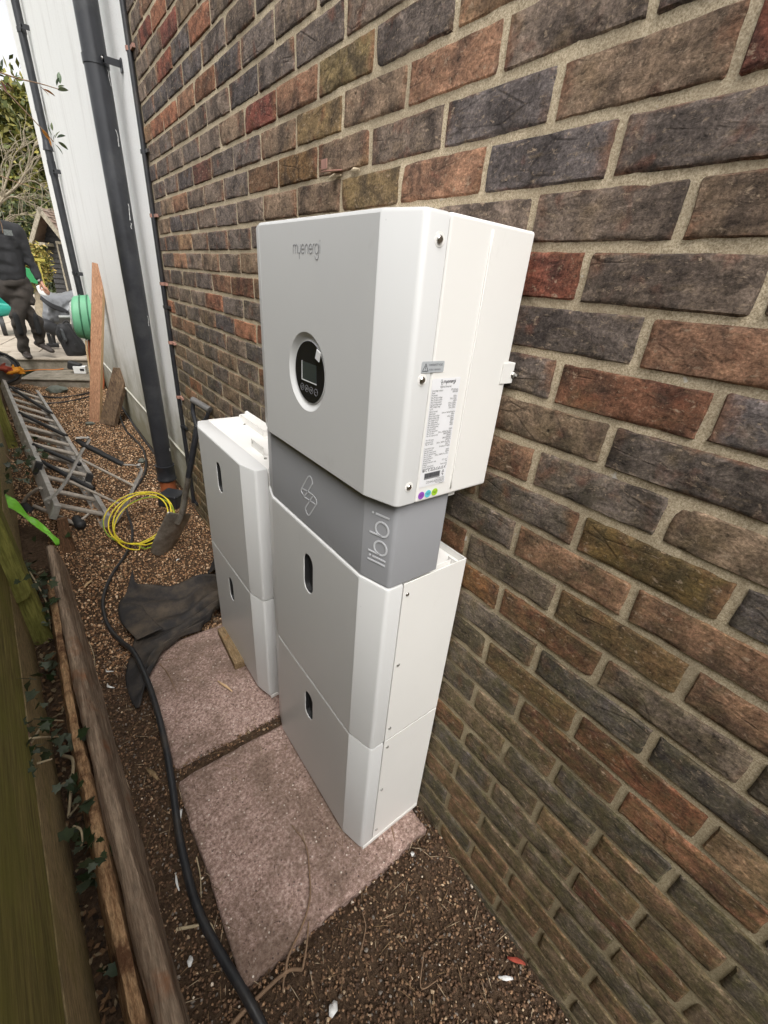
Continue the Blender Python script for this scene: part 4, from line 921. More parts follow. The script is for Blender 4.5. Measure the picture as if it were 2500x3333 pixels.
# ------------------------------------------------------------------ ladder (two sections)
ld = thing('ladder', (-.7, 3.2, 0), 'grey aluminium extension ladder lying tilted against the fence on the gravel', 'ladder')
def ladder_section(L0, R0, ax, length, dz, n, r0, cap=True):
    ax = Vector(ax).normalized(); L0 = Vector(L0); R0 = Vector(R0); w = (R0-L0).normalized(); up = w.cross(ax).normalized()
    if up.z < 0: up = -up
    for s, p in ((1, L0), (-1, R0)):
        a = p; b = p+ax*length; mb = MB()
        def fnn(u, v, h): return a+ax*h+w*(u*s)+up*v
        mb.prism([(-.014, -.044), (.018, -.044), (.018, -.038), (-.008, -.038), (-.008, .038), (.018, .038), (.018, .044), (-.014, .044)], 0, length, fnn); bevel(mb.build('stile', M['alu'], ld), .0012)
        if cap: mb = MB(); mb.prism([(-.017, -.047), (.021, -.047), (.021, .047), (-.017, .047)], -.012, .03, fnn); bevel(mb.build('end_cap', M['rub'] if dz else M['alu'], ld), .003)
    for k in range(n):
        h = r0+k*.262
        if h > length-.05: break
        mb = MB(); mb.tube([L0+ax*h-w*.014, L0+ax*h+w*.006, R0+ax*h-w*.006, R0+ax*h+w*.014], .0165, 12); mb.build('rung', M['alu2'], ld, smooth=50)
        mb = MB(); mb.tube([L0+ax*h-w*.0125, L0+ax*h-w*.020], [.016, .007], 10); mb.build('rung_end', M['alu'], ld, smooth=50)
    return ax, w, up
AX = (-.070, .9975, .0)
ladder_section((-.835, 3.63, .215), (-.560, 3.60, .085), AX, 2.95, 1, 12, .10)
ax, w, up = ladder_section((-.790, 2.98, .165), (-.545, 2.97, .035), AX, 2.2, 0, 8, .12)
# black foam tubes across the upper section
for (a, b) in (((66, 1345, .25), (216, 1419, .13)), ((112, 1449, .25), (262, 1512, .13)), ((130, 1500, .22), (305, 1592, .10)), ((35, 1262, .25), (168, 1346, .13))):
    mb = MB(); A_ = G(*a); B_ = G(*b); mb.tube([A_-Vector((.05, 0, .05)), A_+Vector((0, 0, .012)), A_.lerp(B_, .1), B_], [.008, .010, .016, .016], 10); mb.build('foam_bar', M['rub'], ld, smooth=50)
# stand-off stay bolted to the ladder foot
so2 = thing('ladder_standoff', (-.6, 3., .1), 'curved grey metal ladder stay with a black foam bar standing over the ladder foot', 'ladder stay')
def flatbar(pts, wd, th, name, m):
    P = bezier([Vector(p) for p in pts], 6); mb = MB(); n = len(P); vs = []
    for i, p in enumerate(P):
        t_ = (P[min(i+1, n-1)]-P[max(i-1, 0)]).normalized(); s = t_.cross(w).normalized()
        for u, v in ((-1, -1), (1, -1), (1, 1), (-1, 1)): vs.append(p+s*u*wd/2+w*v*th/2)
    mb.add(vs, [(i*4+k, i*4+(k+1) % 4, (i+1)*4+(k+1) % 4, (i+1)*4+k) for i in range(n-1) for k in range(4)]+[(3, 2, 1, 0), tuple((n-1)*4+k for k in range(4))]); return mb.build(name, m, so2)
flatbar([YP(*a) for a in ((147, 1628, 3.02), (182, 1608, 3.02), (215, 1566, 3.03), (245, 1510, 3.05), (268, 1465, 3.06), (286, 1438, 3.06), (290, 1428, 3.06), (275, 1424, 3.06), (250, 1426, 3.06))], .036, .012, 'arm', M['alu'])
flatbar([YP(*a) for a in ((402, 1512, 3.0), (440, 1514, 3.0), (458, 1520, 3.0), (458, 1540, 3.0), (440, 1575, 3.0), (415, 1630, 2.99), (385, 1685, 2.98), (372, 1702, 2.98))], .036, .012, 'arm', M['alu'])
mb = MB(); a = YP(248, 1430, 3.06); b = YP(268, 1444, 3.06); c = YP(400, 1512, 3.0); mb.tube([a, b, c], [.012, .017, .017], 12); mb.build('foam_grip', M['rub'], so2, smooth=50)
for a, b in (((268, 1497, 3.05), (438, 1583, 3.0)), ((222, 1565, 3.03), (388, 1640, 2.99))):
    mb = MB(); mb.tube([YP(*a), YP(*b)], .0085, 10); mb.build('cross_rod', M['alu2'], so2, smooth=50)
# foot bar with rubber feet
fb = thing('stabiliser_bar', (-.8, 3.2, 0), 'grey tube stabiliser bar with black rubber feet in front of the ladder foot', 'stabiliser')
A_ = G(112, 1647, .04); B_ = G(248, 1706, .035)
mb = MB(); mb.tube([A_, B_], .0125, 10); mb.build('tube', M['alu2'], fb, smooth=50)
mb = MB(); mb.tube(bezier([G(74, 1640, .06), G(90, 1615, .12), G(112, 1598, .16), G(132, 1588, .19)], 5), .011, 8); mb.tube([B_, G(290, 1672, .08)], .009, 8); mb.build('stay', M['alu2'], fb, smooth=50)
blob('rubber_foot', [(G(80, 1645, .05), G(95, 1665, .02), .026, .034)], M['rub'], fb, .008, 3); blob('rubber_foot', [(G(250, 1690, .05), G(262, 1708, .03), .028, .034)], M['rub'], fb, .008, 3)

# yellow cable coil
hf = Vector((CF[0], CF[1], 0)).normalized(); hr = Vector((hf.y, -hf.x, 0)); th = R(33); vv = hf*math.cos(th)+Vector((0, 0, 1))*math.sin(th)
c0 = G(425, 1782, .02); Rr = .185; cen = c0+vv*Rr
pts = []
for k in range(0, 4*36+6):
    a = 2*math.pi*k/36-math.pi*.38; turn = k//36; rr = Rr*(1+.05*math.sin(turn*2.1+a)-.05*(turn == 2)); ox = (-.05, .012, 0., .03)[min(turn, 3)]*(.5-.5*math.cos(a-.1)) 
    pts.append(cen+hr*(rr*math.cos(a)+ox+.016*math.sin(turn*1.9))+vv*(rr*math.sin(a)+.014*math.cos(turn*2.7))+Vector((0, 0, .006*turn)))
yc = thing('cable_coil', c0, 'coil of bright yellow cable propped on the gravel at the end of the ladder', 'cable coil')
mb = MB(); mb.tube(pts, .0042, 8); mb.build('cable', M['yellow'], yc, smooth=60)
mb = MB(); mb.tube([p+Vector((-.0012, -.0012, .0026)) for p in pts[26:58]], .0026, 6); mb.build('green_stripe', M['green'], yc, smooth=60)
P = G(487, 1762, .03); tq = hr*.8+vv*.45
mb = MB(); mb.tube([P-tq*.03, P+tq*.03], .012, 10); mb.build('tape_wrap', M['rub'], yc, smooth=50)
mb = MB(); mb.tube(bezier([P+tq*.02, P+tq*.05, P+tq*.07+Vector((.01, 0, .0))], 4), .0048, 8); mb.build('cable_end', M['yellow'], yc, smooth=50)

# spade leaning on the brick wall
tip = G(520, 1806, .0); hd = XP(655, 1318, -.045); neck = YP(592, 1676, 2.43); sd = (neck-tip).normalized(); Lb = (neck-tip).length
sw = (Vector((.72, .12, .2))-sd*Vector((.72, .12, .2)).dot(sd)).normalized(); sn = sw.cross(sd).normalized(); sn = sn if sn.z > 0 else -sn
sd2 = (hd-neck).normalized(); L2 = (hd-neck).length
spd = thing('spade', tip, 'garden spade with black shaft and worn steel blade leaning on the brick wall', 'spade')
rows = []
for i, (h, wd, dp_) in enumerate(((.0, .035, 0), (.06, .062, .002), (.3, .078, .004), (.7, .082, .006), (.93, .082, .008), (1., .074, .010))):
    rows.append([tip+sd*(h*Lb)+sw*(wd*u)+sn*(dp_*2-.016*(1-u*u)+.006) for u in (-1, -.6, -.2, .2, .6, 1)])
mb = MB(); grid_mesh(mb, loft_grid(rows, 4, 3)); solid(mb.build('blade', M['chrome'], spd, smooth=60), .0025)
mb = MB(); P = [neck-sd*.06, neck-sd*.02, neck+sd2*.03, neck+sd2*.12, neck+sd2*.27]; mb.tube(bezier(P, 4), [.020-.004*i/16 for i in range(17)], 12); mb.build('socket', M['chrome'], spd, smooth=60)
mb = MB(); mb.tube([neck+sd2*.26, neck+sd2*(L2-.12)], .0165, 12); mb.build('shaft', M['pipe'], spd, smooth=60)
gdir = (hr*.8-hf*.35).normalized(); gdir = (gdir-sd2*gdir.dot(sd2)).normalized()
mb = MB()
for s in (-1, 1): mb.tube(bezier([neck+sd2*(L2-.13), neck+sd2*(L2-.10)+gdir*s*.022, neck+sd2*(L2-.05)+gdir*s*.05, neck+sd2*L2+gdir*s*.054], 5), .011, 10)
mb.build('handle_yoke', M['pipe'], spd, smooth=60)
mb = MB(); mb.tube([neck+sd2*L2-gdir*.062, neck+sd2*L2+gdir*.062], .017, 14); mb.build('grip', simple('grey spade grip', (.12, .115, .11), .5, .2), spd, smooth=50)

# planks leaning on the white wall
def plank(label, b0, t0, wdir, w_, th_, m, edge, name):
    b0 = Vector(b0); t0 = Vector(t0); ax_ = (t0-b0).normalized(); wd = Vector(wdir); wd = (wd-ax_*wd.dot(ax_)).normalized(); nn = ax_.cross(wd)
    o = thing(name, b0, label, 'plank'); L = (t0-b0).length; mb = MB()
    mb.prism([(0, 0), (w_, 0), (w_, th_), (0, th_)], 0, L, lambda u, v, h: b0+wd*u+nn*v+ax_*(h-.006*(u/w_ if edge else 0)*(h > 0))); bevel(mb.build('board', m, o), .002)
    if edge: mb = MB(); mb.prism([(0, .001), (th_*.94, .001), (th_*.94, L-.002), (0, L-.002)], 0, .0008, lambda u, v, h: b0+wd*(w_+h)+nn*(u+th_*.03)+ax_*v); mb.build('sawn_edge', M['edgew'], o)
    return o
plank('tall reddish brown sawn plank leaning upright on the white wall', G(290, 1372, 0), YP(299, 853, 5.62), (.76, -.65, 0), .112, .040, M['plank'], True, 'leaning_plank')
plank('short dark weathered board leaning on the white wall beside the tall plank', G(322, 1378, 0), XP(368, 1195, -.035), (.55, -.83, 0), .20, .045, M['oldboard'], False, 'leaning_plank')

# lime strap, broken stake, wood chips, stone
rows = []
for (x, y, z), wv in (((12, 1610, .30), .030), ((40, 1640, .26), .036), ((75, 1672, .20), .026), ((110, 1695, .16), .022), ((140, 1722, .12), .026), ((170, 1745, .09), .020), ((195, 1768, .05), .026)):
    P = G(x, y, z); rows.append([P+Vector((-.55, -.35, .3)).normalized()*wv*u+Vector((0, 0, .012*math.sin(x*.08+u*2))) for u in (-1, -.3, .4, 1)])
mb = MB(); grid_mesh(mb, loft_grid(rows, 5, 3), lambda a, b, p: Vector((0, 0, .006*mnoise.noise(Vector((p.x*50, p.y*50, 1))))))
tag(solid(mb.build('lime_strap', M['strap'], org=G(110, 1695, .1), smooth=60), .002), 'twisted bright lime green plastic strip lying from the fence to the gravel', 'plastic strip')
a = G(222, 1800, 0); b = a+Vector((.02, .04, .21)); mb = MB(); vs = []
for i in range(9):
    f_ = i/8; c_ = a.lerp(b, f_); r_ = .038*(1-.35*f_)
    for k in range(9): q = 2*math.pi*k/9; rr = r_*(1+.25*mnoise.noise(Vector((k*1.3, f_*2, 4)))); vs.append(c_+Vector((math.cos(q)*rr, math.sin(q)*rr*.6, (.03*mnoise.noise(Vector((k*2., 3, 1))) if i == 8 else 0))))
mb.add(vs, [(i*9+k, i*9+(k+1) % 9, (i+1)*9+(k+1) % 9, (i+1)*9+k) for i in range(8) for k in range(9)]+[tuple(range(8, -1, -1)), tuple(72+k for k in range(9))]); tag(mb.build('broken_stake', M['stake'], org=a, smooth=50), 'dark split stump of a wooden stake standing beside the lime green strip', 'stake')
def rock(px, py, s, m, label, sc=(1, 1, .6), name='stone'):
    P = G(px, py, .01); b_ = bmesh.new(); bmesh.ops.create_icosphere(b_, subdivisions=2, radius=s)
    for v in b_.verts: v.co = Vector((v.co.x*sc[0], v.co.y*sc[1], v.co.z*sc[2]))*(1+.35*mnoise.noise(v.co*(1.4/s)+Vector((px, py, 0))))
    me = bpy.data.meshes.new(name); b_.to_mesh(me); b_.free(); shade(me, 30); tag(link(name, me, m, loc=P+Vector((0, 0, s*.3))), label, 'stone')
rock(187, 1276, .10, M['stone'], 'angular grey stone on the gravel below the steps', (1.1, .6, .55))
rock(293, 1381, .035, M['stone'], 'small dark lump at the foot of the tall plank', (1.2, .8, .5))
rock(462, 1503, .03, M['stone'], 'small black clod on the gravel left of the thick pipe', (1, 1, .8))
def chip(px, py, L, w_, ang, m, label, cat, name, bend=.0, z=.02):
    P = G(px, py, z); d_ = Vector((math.cos(ang), math.sin(ang), 0)); s_ = Vector((-d_.y, d_.x, 0)); z0 = max(gz(P.x, P.y), .055 if any(a < P.x < b and c < P.y < d for a, b, c, d, e in SLABS) else 0)+.006
    rows = [[Vector((P.x, P.y, z0))+d_*L*(t-.5)+s_*(w_*u*(1-.6*abs(t-.5)*2)+bend*math.sin(t*3.14))+Vector((0, 0, .004*math.sin(t*5)+.003*u*u)) for u in (-.5, 0, .5)] for t in (0, .25, .5, .75, 1)]
    mb = MB(); grid_mesh(mb, rows); return tag(solid(mb.build(name, m, org=P, smooth=60), .0022), label, cat)
for a in ((590, 2670, .06, .012, 1.2, 'wplas', 'long white plastic shaving left of the front slab beside the black cable', .003), (578, 2870, .05, .006, 1.5, 'wplas', 'thin white sliver beside the black cable left of the front slab', .002), (357, 2180, .04, .006, 2.2, 'wplas', 'curled white shaving on dark gravel by the old timbers, farther of two', .012), (360, 2228, .045, .009, 2.0, 'wplas', 'curled white shaving on dark gravel by the old timbers, nearer of two', .010), (1085, 3280, .028, .022, .6, 'wplas', 'torn white scrap on the dark gravel in the foreground', 0), (1650, 3175, .036, .010, 2.4, 'wplas', 'white shell-like flake on the gravel near the brick wall, front of two', .002), (578, 1815, .03, .010, .8, 'wplas', 'small white chip on the gravel left of the far stack', 0), (1340, 2790, .014, .012, .8, 'wplas', 'white pebble-like chip on the gravel right of the front slab', 0), (740, 3160, .03, .012, 2.2, 'wplas', 'pale scrap by the near corner of the front slab', 0), (620, 3130, .022, .014, 1.2, 'wplas', 'small white scrap in the dark corner left of the cable', 0)):
    chip(a[0], a[1], a[2], a[3], a[4], M[a[5]], a[6], 'plastic scrap', 'plastic_scrap', a[7])
for a in ((1685, 3120, .045, .012, 2.2, 'gknit', 'pinkish dry leaf on the gravel against the brick wall'), (285, 1892, .075, .016, 1.0, 'edgew', 'pale split wood chip on the gravel right of the old timbers'), (352, 1840, .09, .014, 2.5, 'chip', 'brown wood sliver on the gravel left of the black cable'), (500, 2530, .07, .016, 1.9, 'chip', 'brown bark strip on the gravel left of the far slab'), (735, 2255, .09, .010, 1.9, 'edgew', 'pale wood splinter on the far slab beside the timber offcut'), (490, 1970, .05, .018, .5, 'rust', 'pink brick flake on the black fabric')):
    chip(a[0], a[1], a[2], a[3], a[4], M[a[5]], a[6], 'wood chip', 'wood_chip')

# weed membrane: crumpled black fabric
fab = thing('weed_membrane', G(520, 1990, .03), 'crumpled black weed membrane fabric over the gravel and slab corner beside the far stack', 'fabric')
def fabric(rows, amp, name, seed, nu=7, nv=7, th_=.0016):
    g = loft_grid([[G(a, b, c) for a, b, c in r] for r in rows], nu, nv)
    mb = MB(); grid_mesh(mb, g, lambda u, v, p: Vector((0, 0, amp*(.2+u)*math.sin(v*17+seed+2*u+1.4*mnoise.noise(Vector((u*2, v*3, seed))))+.012*mnoise.noise(Vector((p.x*14, p.y*14, seed))))))
    return solid(mb.build(name, M['fabric'], fab, smooth=180), th_)
fabric([[(432, 1856, .13), (408, 1930, .07), (386, 1972, .05), (394, 2025, .045), (444, 2080, .055), (478, 2100, .05)],
        [(452, 1903, .09), (470, 1935, .06), (500, 1975, .055), (520, 2010, .06), (540, 2035, .07), (550, 2070, .07)],
        [(560, 1912, .07), (585, 1940, .075), (590, 1975, .06), (600, 1995, .07), (612, 2012, .09), (620, 2040, .08)],
        [(640, 1885, .10), (650, 1905, .10), (660, 1925, .08), (668, 1945, .09), (676, 1965, .09), (690, 1985, .07)],
        [(722, 1868, .16), (724, 1885, .14), (726, 1905, .12), (730, 1925, .11), (734, 1940, .10), (740, 1955, .08)]], .024, 'sheet', 1.)
fabric([[(438, 2075, .05), (428, 2120, .04), (412, 2180, .035), (408, 2215, .04), (425, 2275, .035), (442, 2308, .03)],
        [(500, 2062, .07), (480, 2100, .07), (468, 2140, .06), (462, 2190, .065), (462, 2240, .055), (458, 2296, .04)],
        [(560, 2040, .085), (540, 2070, .085), (520, 2100, .085), (500, 2130, .08), (488, 2165, .075), (480, 2215, .065)],
        [(640, 2000, .09), (630, 2022, .09), (620, 2040, .09), (600, 2060, .085), (575, 2080, .08), (548, 2102, .075)],
        [(722, 1940, .09), (716, 1962, .09), (705, 1982, .085), (690, 2000, .085), (672, 2020, .08), (655, 2040, .08)]], .016, 'lower_sheet', 4.)
fabric([[(386, 1972, .075), (394, 2022, .07), (446, 2084, .078)], [(430, 1966, .088), (448, 2014, .085), (494, 2064, .09)], [(462, 1968, .09), (488, 2008, .09), (532, 2046, .10)]], .002, 'folded_flap', 2.)
fabric([[(688, 1840, .02), (668, 1880, .06)], [(705, 1780, .10), (700, 1850, .12)], [(712, 1720, .16), (722, 1830, .18)]], .006, 'upright_fold', 6., 5, 4)

# twigs
def twig(paths, label, cat='twig', m=None, name='twig'):
    o = None; mb = MB(); first = None
    for pts, r0, r1 in paths:
        P = bezier([G(a, b, z) for a, b, z in pts], 6); first = first or P[0]; n = len(P); mb.tube(P, [r0+(r1-r0)*i/(n-1) for i in range(n)], 7)
    return tag(mb.build(name, m or M['twig'], org=first, smooth=60), label, cat)
twig([([(745, 3345, .03), (820, 3265, .03), (930, 3165, .035), (985, 3155, .04)], .005, .004), ([(930, 3165, .035), (940, 3110, .05), (985, 3010, .058), (1008, 2930, .06), (1008, 2850, .062), (995, 2750, .066), (950, 2685, .060)], .0035, .0014), ([(985, 3155, .04), (998, 3080, .055), (1005, 3000, .058)], .003, .002), ([(925, 3175, .035), (920, 3230, .03)], .003, .0015)], 'forked dry brown twig lying over the near edge of the front slab')
twig([([(1172, 3110, .04), (1190, 3020, .04), (1180, 2970, .045)], .0022, .001), ], 'thin dark twig on the gravel right of the front slab'); twig([([(1380, 3100, .03), (1370, 3215, .03), (1425, 3190, .035)], .002, .001)], 'bent thin twig on the gravel close to the brick wall')
twig([([(1275, 2690, .055), (1292, 2770, .045)], .002, .0012)], 'short twig sticking out from under the near stack'); twig([([(520, 2160, .058), (545, 2190, .06), (562, 2225, .062), (580, 2265, .058)], .002, .001), ([(535, 2150, .058), (590, 2140, .064)], .0015, .001)], 'spidery dark rootlet on the far slab')
twig([([(575, 3025, .02), (630, 3015, .03), (680, 3005, .035), (700, 3040, .03)], .004, .0025)], 'pale curved root crossing under the black cable in the foreground', m=M['root'])
twig([([(205, 2460, .05), (238, 2475, .08), (232, 2560, .09), (223, 2660, .04)], .006, .004), ([(223, 2660, .04), (255, 2620, .08)], .004, .002)], 'thick pale ivy root arching between the fence and the old timbers', m=M['root'])
for a in (((430, 2750, .02), (455, 2800, .03), (450, 2870, .02), 'dark stem in the soil left of the front slab'), ((290, 2090, .03), (305, 2130, .04), (310, 2170, .03), 'pale thin root on dark gravel beside the grey brown timber'), ((640, 2790, .03), (652, 2850, .03), (655, 2920, .03), 'brown stem along the left edge of the front slab')):
    twig([(list(a[:3]), .002, .001)], a[3], m=M['root'])

# ================================================================== FAR END OF THE PASSAGE
PZ = .262
# --- green hose reel, black rucksack, grey sheeting, barrow
hY = 7.02; hp = lambda a, b, y=hY: YP(a, b, y)
hr_ = thing('hose_reel', hp(285, 1030), 'faded green plastic drum of a hose reel mounted by the white wall', 'hose reel')
rows = []
for i, (k, wv) in enumerate(((0, .84), (.04, .93), (.12, .98), (.35, 1.), (.6, 1.), (.86, .99), (.95, .94), (1, .82))):
    T = hp(232, 962).lerp(hp(312, 960), k); Bm = hp(252, 1100).lerp(hp(340, 1112), k); c_ = (T+Bm)/2; hv = (T-Bm)/2; dvec = Vector((-.22, -.97, 0))*.19
    rows.append([c_+hv*math.cos(q)*wv+dvec*math.sin(q)*wv for q in np.linspace(0, 2*math.pi, 25)])
mb = MB(); g = [[p for p in r] for r in rows]; grid_mesh(mb, g); mb.add([rows[0][k] for k in range(24)], [tuple(range(24))]); mb.add([rows[-1][k] for k in range(24)], [tuple(range(23, -1, -1))])
mb.build('drum_casing', M['gplastic'], hr_, smooth=50)
for kk in (.33, .63, .9):
    mb = MB(); r = [rows[3][j].lerp(rows[4][j], (kk-.35)/.25) for j in range(25)]; c_ = sum(r[:24], Vector())/24; mb.tube([c_+(p-c_)*1.015 for p in r], .008, 6); mb.build('rib', M['gplas2'], hr_, smooth=60)
c_ = sum(rows[0][:24], Vector())/24; mb = MB(); mb.tube([c_+(p-c_)*.8+Vector((-.012, 0, 0)) for p in rows[0]], .014, 6); mb.tube([c_+Vector((-.16, -.01, 0)), c_], .018, 10); mb.build('side_hub', simple('pale grey hub plastic', (.36, .37, .36), .5, .15), hr_, smooth=60)
mb = MB(); mb.bbox((-.03, hY+.02, hp(300, 1100).z-.05), (RX-.002, hY+.3, hp(300, 980).z)); bevel(mb.build('wall_mount', M['gplas2'], hr_), .01)
for i, (pts, m_) in enumerate((([(280, 1108), (284, 1150), (292, 1200), (300, 1260)], 'edgew'), ([(288, 1108), (292, 1160), (305, 1250), (318, 1330)], 'clay'), ([(322, 1108), (330, 1150), (334, 1200), (338, 1250), (330, 1280), (322, 1262)], 'clay'), ([(326, 1160), (336, 1190), (348, 1220)], 'hose'))):
    P = [YP(a, b, 6.98+.01*i) for a, b in pts]; mb = MB(); mb.tube(bezier(P, 5), .011, 8); mb.build('hose_tail', M[m_], hr_, smooth=60)
# rucksack
Y0 = G(238, 1157, PZ).y; bk_ = lambda a, b, dy=0.: YP(a, b, Y0+dy)
rk = thing('rucksack', G(240, 1157, PZ), 'black rucksack standing on the patio edge in front of the green drum', 'rucksack')
blob('bag', [(bk_(207, 1072, -.02), bk_(252, 1142, .0), .085, .095), (bk_(200, 1085, 0), bk_(232, 1146, 0), .075, .08), (bk_(222, 1068, .05), bk_(268, 1140, .05), .075, .075)], M['ruck'], rk, .014, 5, disp=lambda p: Vector((1, 1, 1))*.006*mnoise.noise(p*16))
blob('front_pocket', [(bk_(200, 1076, -.105), bk_(214, 1108, -.10), .030, .026, .8)], M['ruckg'], rk, .008, 4)
mb = MB(); mb.tube(bezier([bk_(205, 1052, -.03), bk_(215, 1044, -.03), bk_(226, 1052, -.03)], 5), .010, 8); mb.build('grab_handle', M['ruck'], rk, smooth=60)
for a, b in ((193, 1075), (247, 1122), (209, 1109)): mb = MB(); P = bk_(a, b, -.125); mb.tube([P, P+Vector((0, -.012, 0))], .018, 10); mb.build('buckle', M['rub'], rk, smooth=40)
# grey plastic sheeting over a trestle
Y1 = 9.6; sh_ = lambda a, b, dy=0.: YP(a, b, Y1+dy)
shd = thing('plastic_sheeting', sh_(180, 1030), 'crumpled grey plastic sheeting heaped on a bench behind the rucksack', 'sheeting')
rows = [[sh_(a, b, dy) for a, b, dy in r] for r in ([(122, 932, .3), (150, 948, .25), (185, 955, .3), (215, 950, .3), (250, 942, .4)], [(128, 950, .0), (152, 965, -.1), (190, 968, -.05), (220, 965, .0), (252, 955, .1)], [(140, 990, -.2), (160, 1000, -.28), (185, 1000, -.2), (210, 1005, -.15), (240, 990, -.1)], [(138, 1030, -.25), (160, 1040, -.3), (180, 1042, -.28), (205, 1035, -.2), (230, 1030, -.15)], [(142, 1050, -.1), (162, 1062, -.15), (180, 1058, -.15), (205, 1060, -.1), (228, 1052, 0)])]
mb = MB(); grid_mesh(mb, loft_grid(rows, 7, 7), lambda u, v, p: Vector((0, 1, .4))*(.05*mnoise.noise(Vector((p.x*9, p.z*12, 3)))+.03*abs(mnoise.noise(Vector((p.x*20+p.z*14, p.z*20, 7)))))); solid(mb.build('sheet', M['greyp'], shd, smooth=60), .003)
rows = [[sh_(a, b, dy) for a, b, dy in r] for r in ([(132, 962, -.32), (165, 985, -.34), (200, 1000, -.3), (222, 1012, -.28)], [(130, 974, -.33), (160, 998, -.36), (195, 1014, -.33), (220, 1018, -.3)])]
mb = MB(); grid_mesh(mb, loft_grid(rows, 4, 5)); solid(mb.build('black_strap', M['ruck'], shd, smooth=60), .01)
blob('black_sack', [(sh_(150, 1060, -.3), sh_(176, 1072, -.3), .11, .10)], M['ruck'], shd, .02, 5)
for a, b in (((170, 1075), (178, 1128)), ((240, 1010), (250, 1120))):
    mb = MB(); mb.tube([sh_(*a, -.2), YP(*b, Y1-.2)], .028, 8); mb.build('leg', M['rub'], shd)
rows = [[sh_(a, b, -.35) for a, b in r] for r in ([(118, 932), (130, 928), (142, 944)], [(122, 945), (135, 948), (150, 955)], [(130, 958), (142, 962), (156, 964)])]
mb = MB(); grid_mesh(mb, loft_grid(rows, 3, 3)); solid(mb.build('clear_bag', M['wplas'], shd, smooth=60), .004)
# small tool on patio
pt = G(175, 1135, PZ); mb = MB(); mb.box(pt+Vector((0, 0, .05)), (.16, .08, .06)); mb.box(pt+Vector((-.02, 0, .15)), (.05, .06, .16)); o = bevel(mb.build('power_tool', M['rub'], org=pt), .012); tag(o, 'small black tool lying on the patio by the lifted boot', 'tool')
# teal barrow behind the person
tb = thing('garden_barrow', YP(40, 1000, 10.4), 'teal plastic garden barrow partly hidden behind the walking person', 'barrow')
by = lambda a, b, y=10.4: YP(a, b, y)
rows = [[by(-60, 985, 10.3), by(-12, 985, 10.3), by(40, 992, 10.3), by(82, 988, 10.3)], [by(-55, 1012, 10.3), by(-14, 1012, 10.3), by(40, 1010, 10.3), by(78, 1012, 10.3)], [by(-30, 1025, 10.4), by(0, 1030, 10.4), by(40, 1022, 10.4), by(66, 1020, 10.4)], [by(-45, 1000, 10.9), by(0, 1000, 10.9), by(40, 1000, 10.9), by(78, 1005, 10.9)], [by(-50, 965, 10.9), by(0, 962, 10.9), by(40, 975, 10.9), by(82, 980, 10.9)]]
mb = MB(); grid_mesh(mb, loft_grid(rows, 4, 4)); solid(mb.build('tub', M['teal'], tb, smooth=60), .02)
P = by(10, 1060); mb = MB(); mb.tube([P+Vector((-.03, 0, 0)), P+Vector((.03, 0, 0))], .17, 20); mb.build('wheel', M['rub'], tb, smooth=40); mb = MB(); mb.tube([by(60, 1020), by(64, 1075)], .018, 8); mb.build('leg', M['rub'], tb)

# --- sack with gloves, socket box, orange cord
sY = 7.0; sk = lambda a, b, y=sY: YP(a, b, y)
sack = thing('sack', G(40, 1245, 0), 'crumpled grey sacking bundle with black edging at the left of the steps', 'sack')
blob('bundle', [(sk(5, 1190), sk(45, 1215), .10, .085), (sk(-30, 1210), sk(30, 1235), .10, .075), (sk(40, 1200), sk(55, 1238), .06, .05)], M['rag'], sack, .016, 4, disp=lambda p: Vector((1, 1, 1))*.016*mnoise.noise(p*15))
mb = MB(); mb.tube(bezier([sk(-10, 1145, 6.9), sk(25, 1158, 6.9), sk(55, 1180, 6.9), sk(66, 1210, 6.88), sk(50, 1235, 6.85), sk(10, 1250, 6.85)], 5), .016, 8); mb.build('edging', M['ruck'], sack, smooth=60)
rows = [[sk(a, b, y) for a, b, y in r] for r in ([(-20, 1150, 7.1), (15, 1160, 7.1), (45, 1172, 7.1)], [(-20, 1175, 6.95), (15, 1182, 6.95), (60, 1200, 6.95)])]
mb = MB(); grid_mesh(mb, loft_grid(rows, 4, 4)); solid(mb.build('lining', M['ruck'], sack, smooth=60), .008)
def glove(P, ang, label, m):
    d_ = Vector((math.cos(ang), 0, math.sin(ang))); s_ = Vector((-d_.z, 0, d_.x)); caps = [(P-d_*.05, P+d_*.02, .032, .042, .7)]
    for k, (o_, l_) in enumerate(((-.033, .06), (-.012, .075), (.010, .07), (.03, .055))): caps.append((P+d_*.03+s_*o_, P+d_*(.04+l_*.8)+s_*o_*1.2+Vector((0, -.02, -.01)), .012, .010))
    caps.append((P+s_*.035, P+s_*.065+d_*.03, .013, .011)); o = blob('work_glove', caps, m, None, .007, 2, org=P); return tag(o, label, 'glove')
glove(sk(46, 1209, 6.86), .3, 'orange rubber work glove lying on the grey sacking', M['glove']); glove(sk(6, 1200, 6.86), -.2, 'red and orange knitted glove at the left edge on the grey sacking', M['gknit'])
bx_ = thing('socket_box', G(262, 1214, .105), 'white socket box with a black plug on the lower step', 'box')
c_ = G(266, 1217, .105); rt = Matrix.Rotation(R(-20), 3, 'Z'); mb = MB(); mb.box(c_+Vector((0, .03, .055)), (.15, .10, .10), rt); bevel(mb.build('box', M['wplas'], bx_), .008, 3)
mb = MB(); mb.box(c_+Vector((-.055, .06, .10)), (.16, .10, .11), Matrix.Rotation(R(-20), 3, 'Z')@Matrix.Rotation(R(15), 3, 'Y')); bevel(mb.build('plug', M['rub'], bx_), .02, 3); mb = MB(); mb.box(c_+Vector((.015, -.026, .06)), (.05, .012, .03), rt); mb.build('latch', M['rub'], bx_)
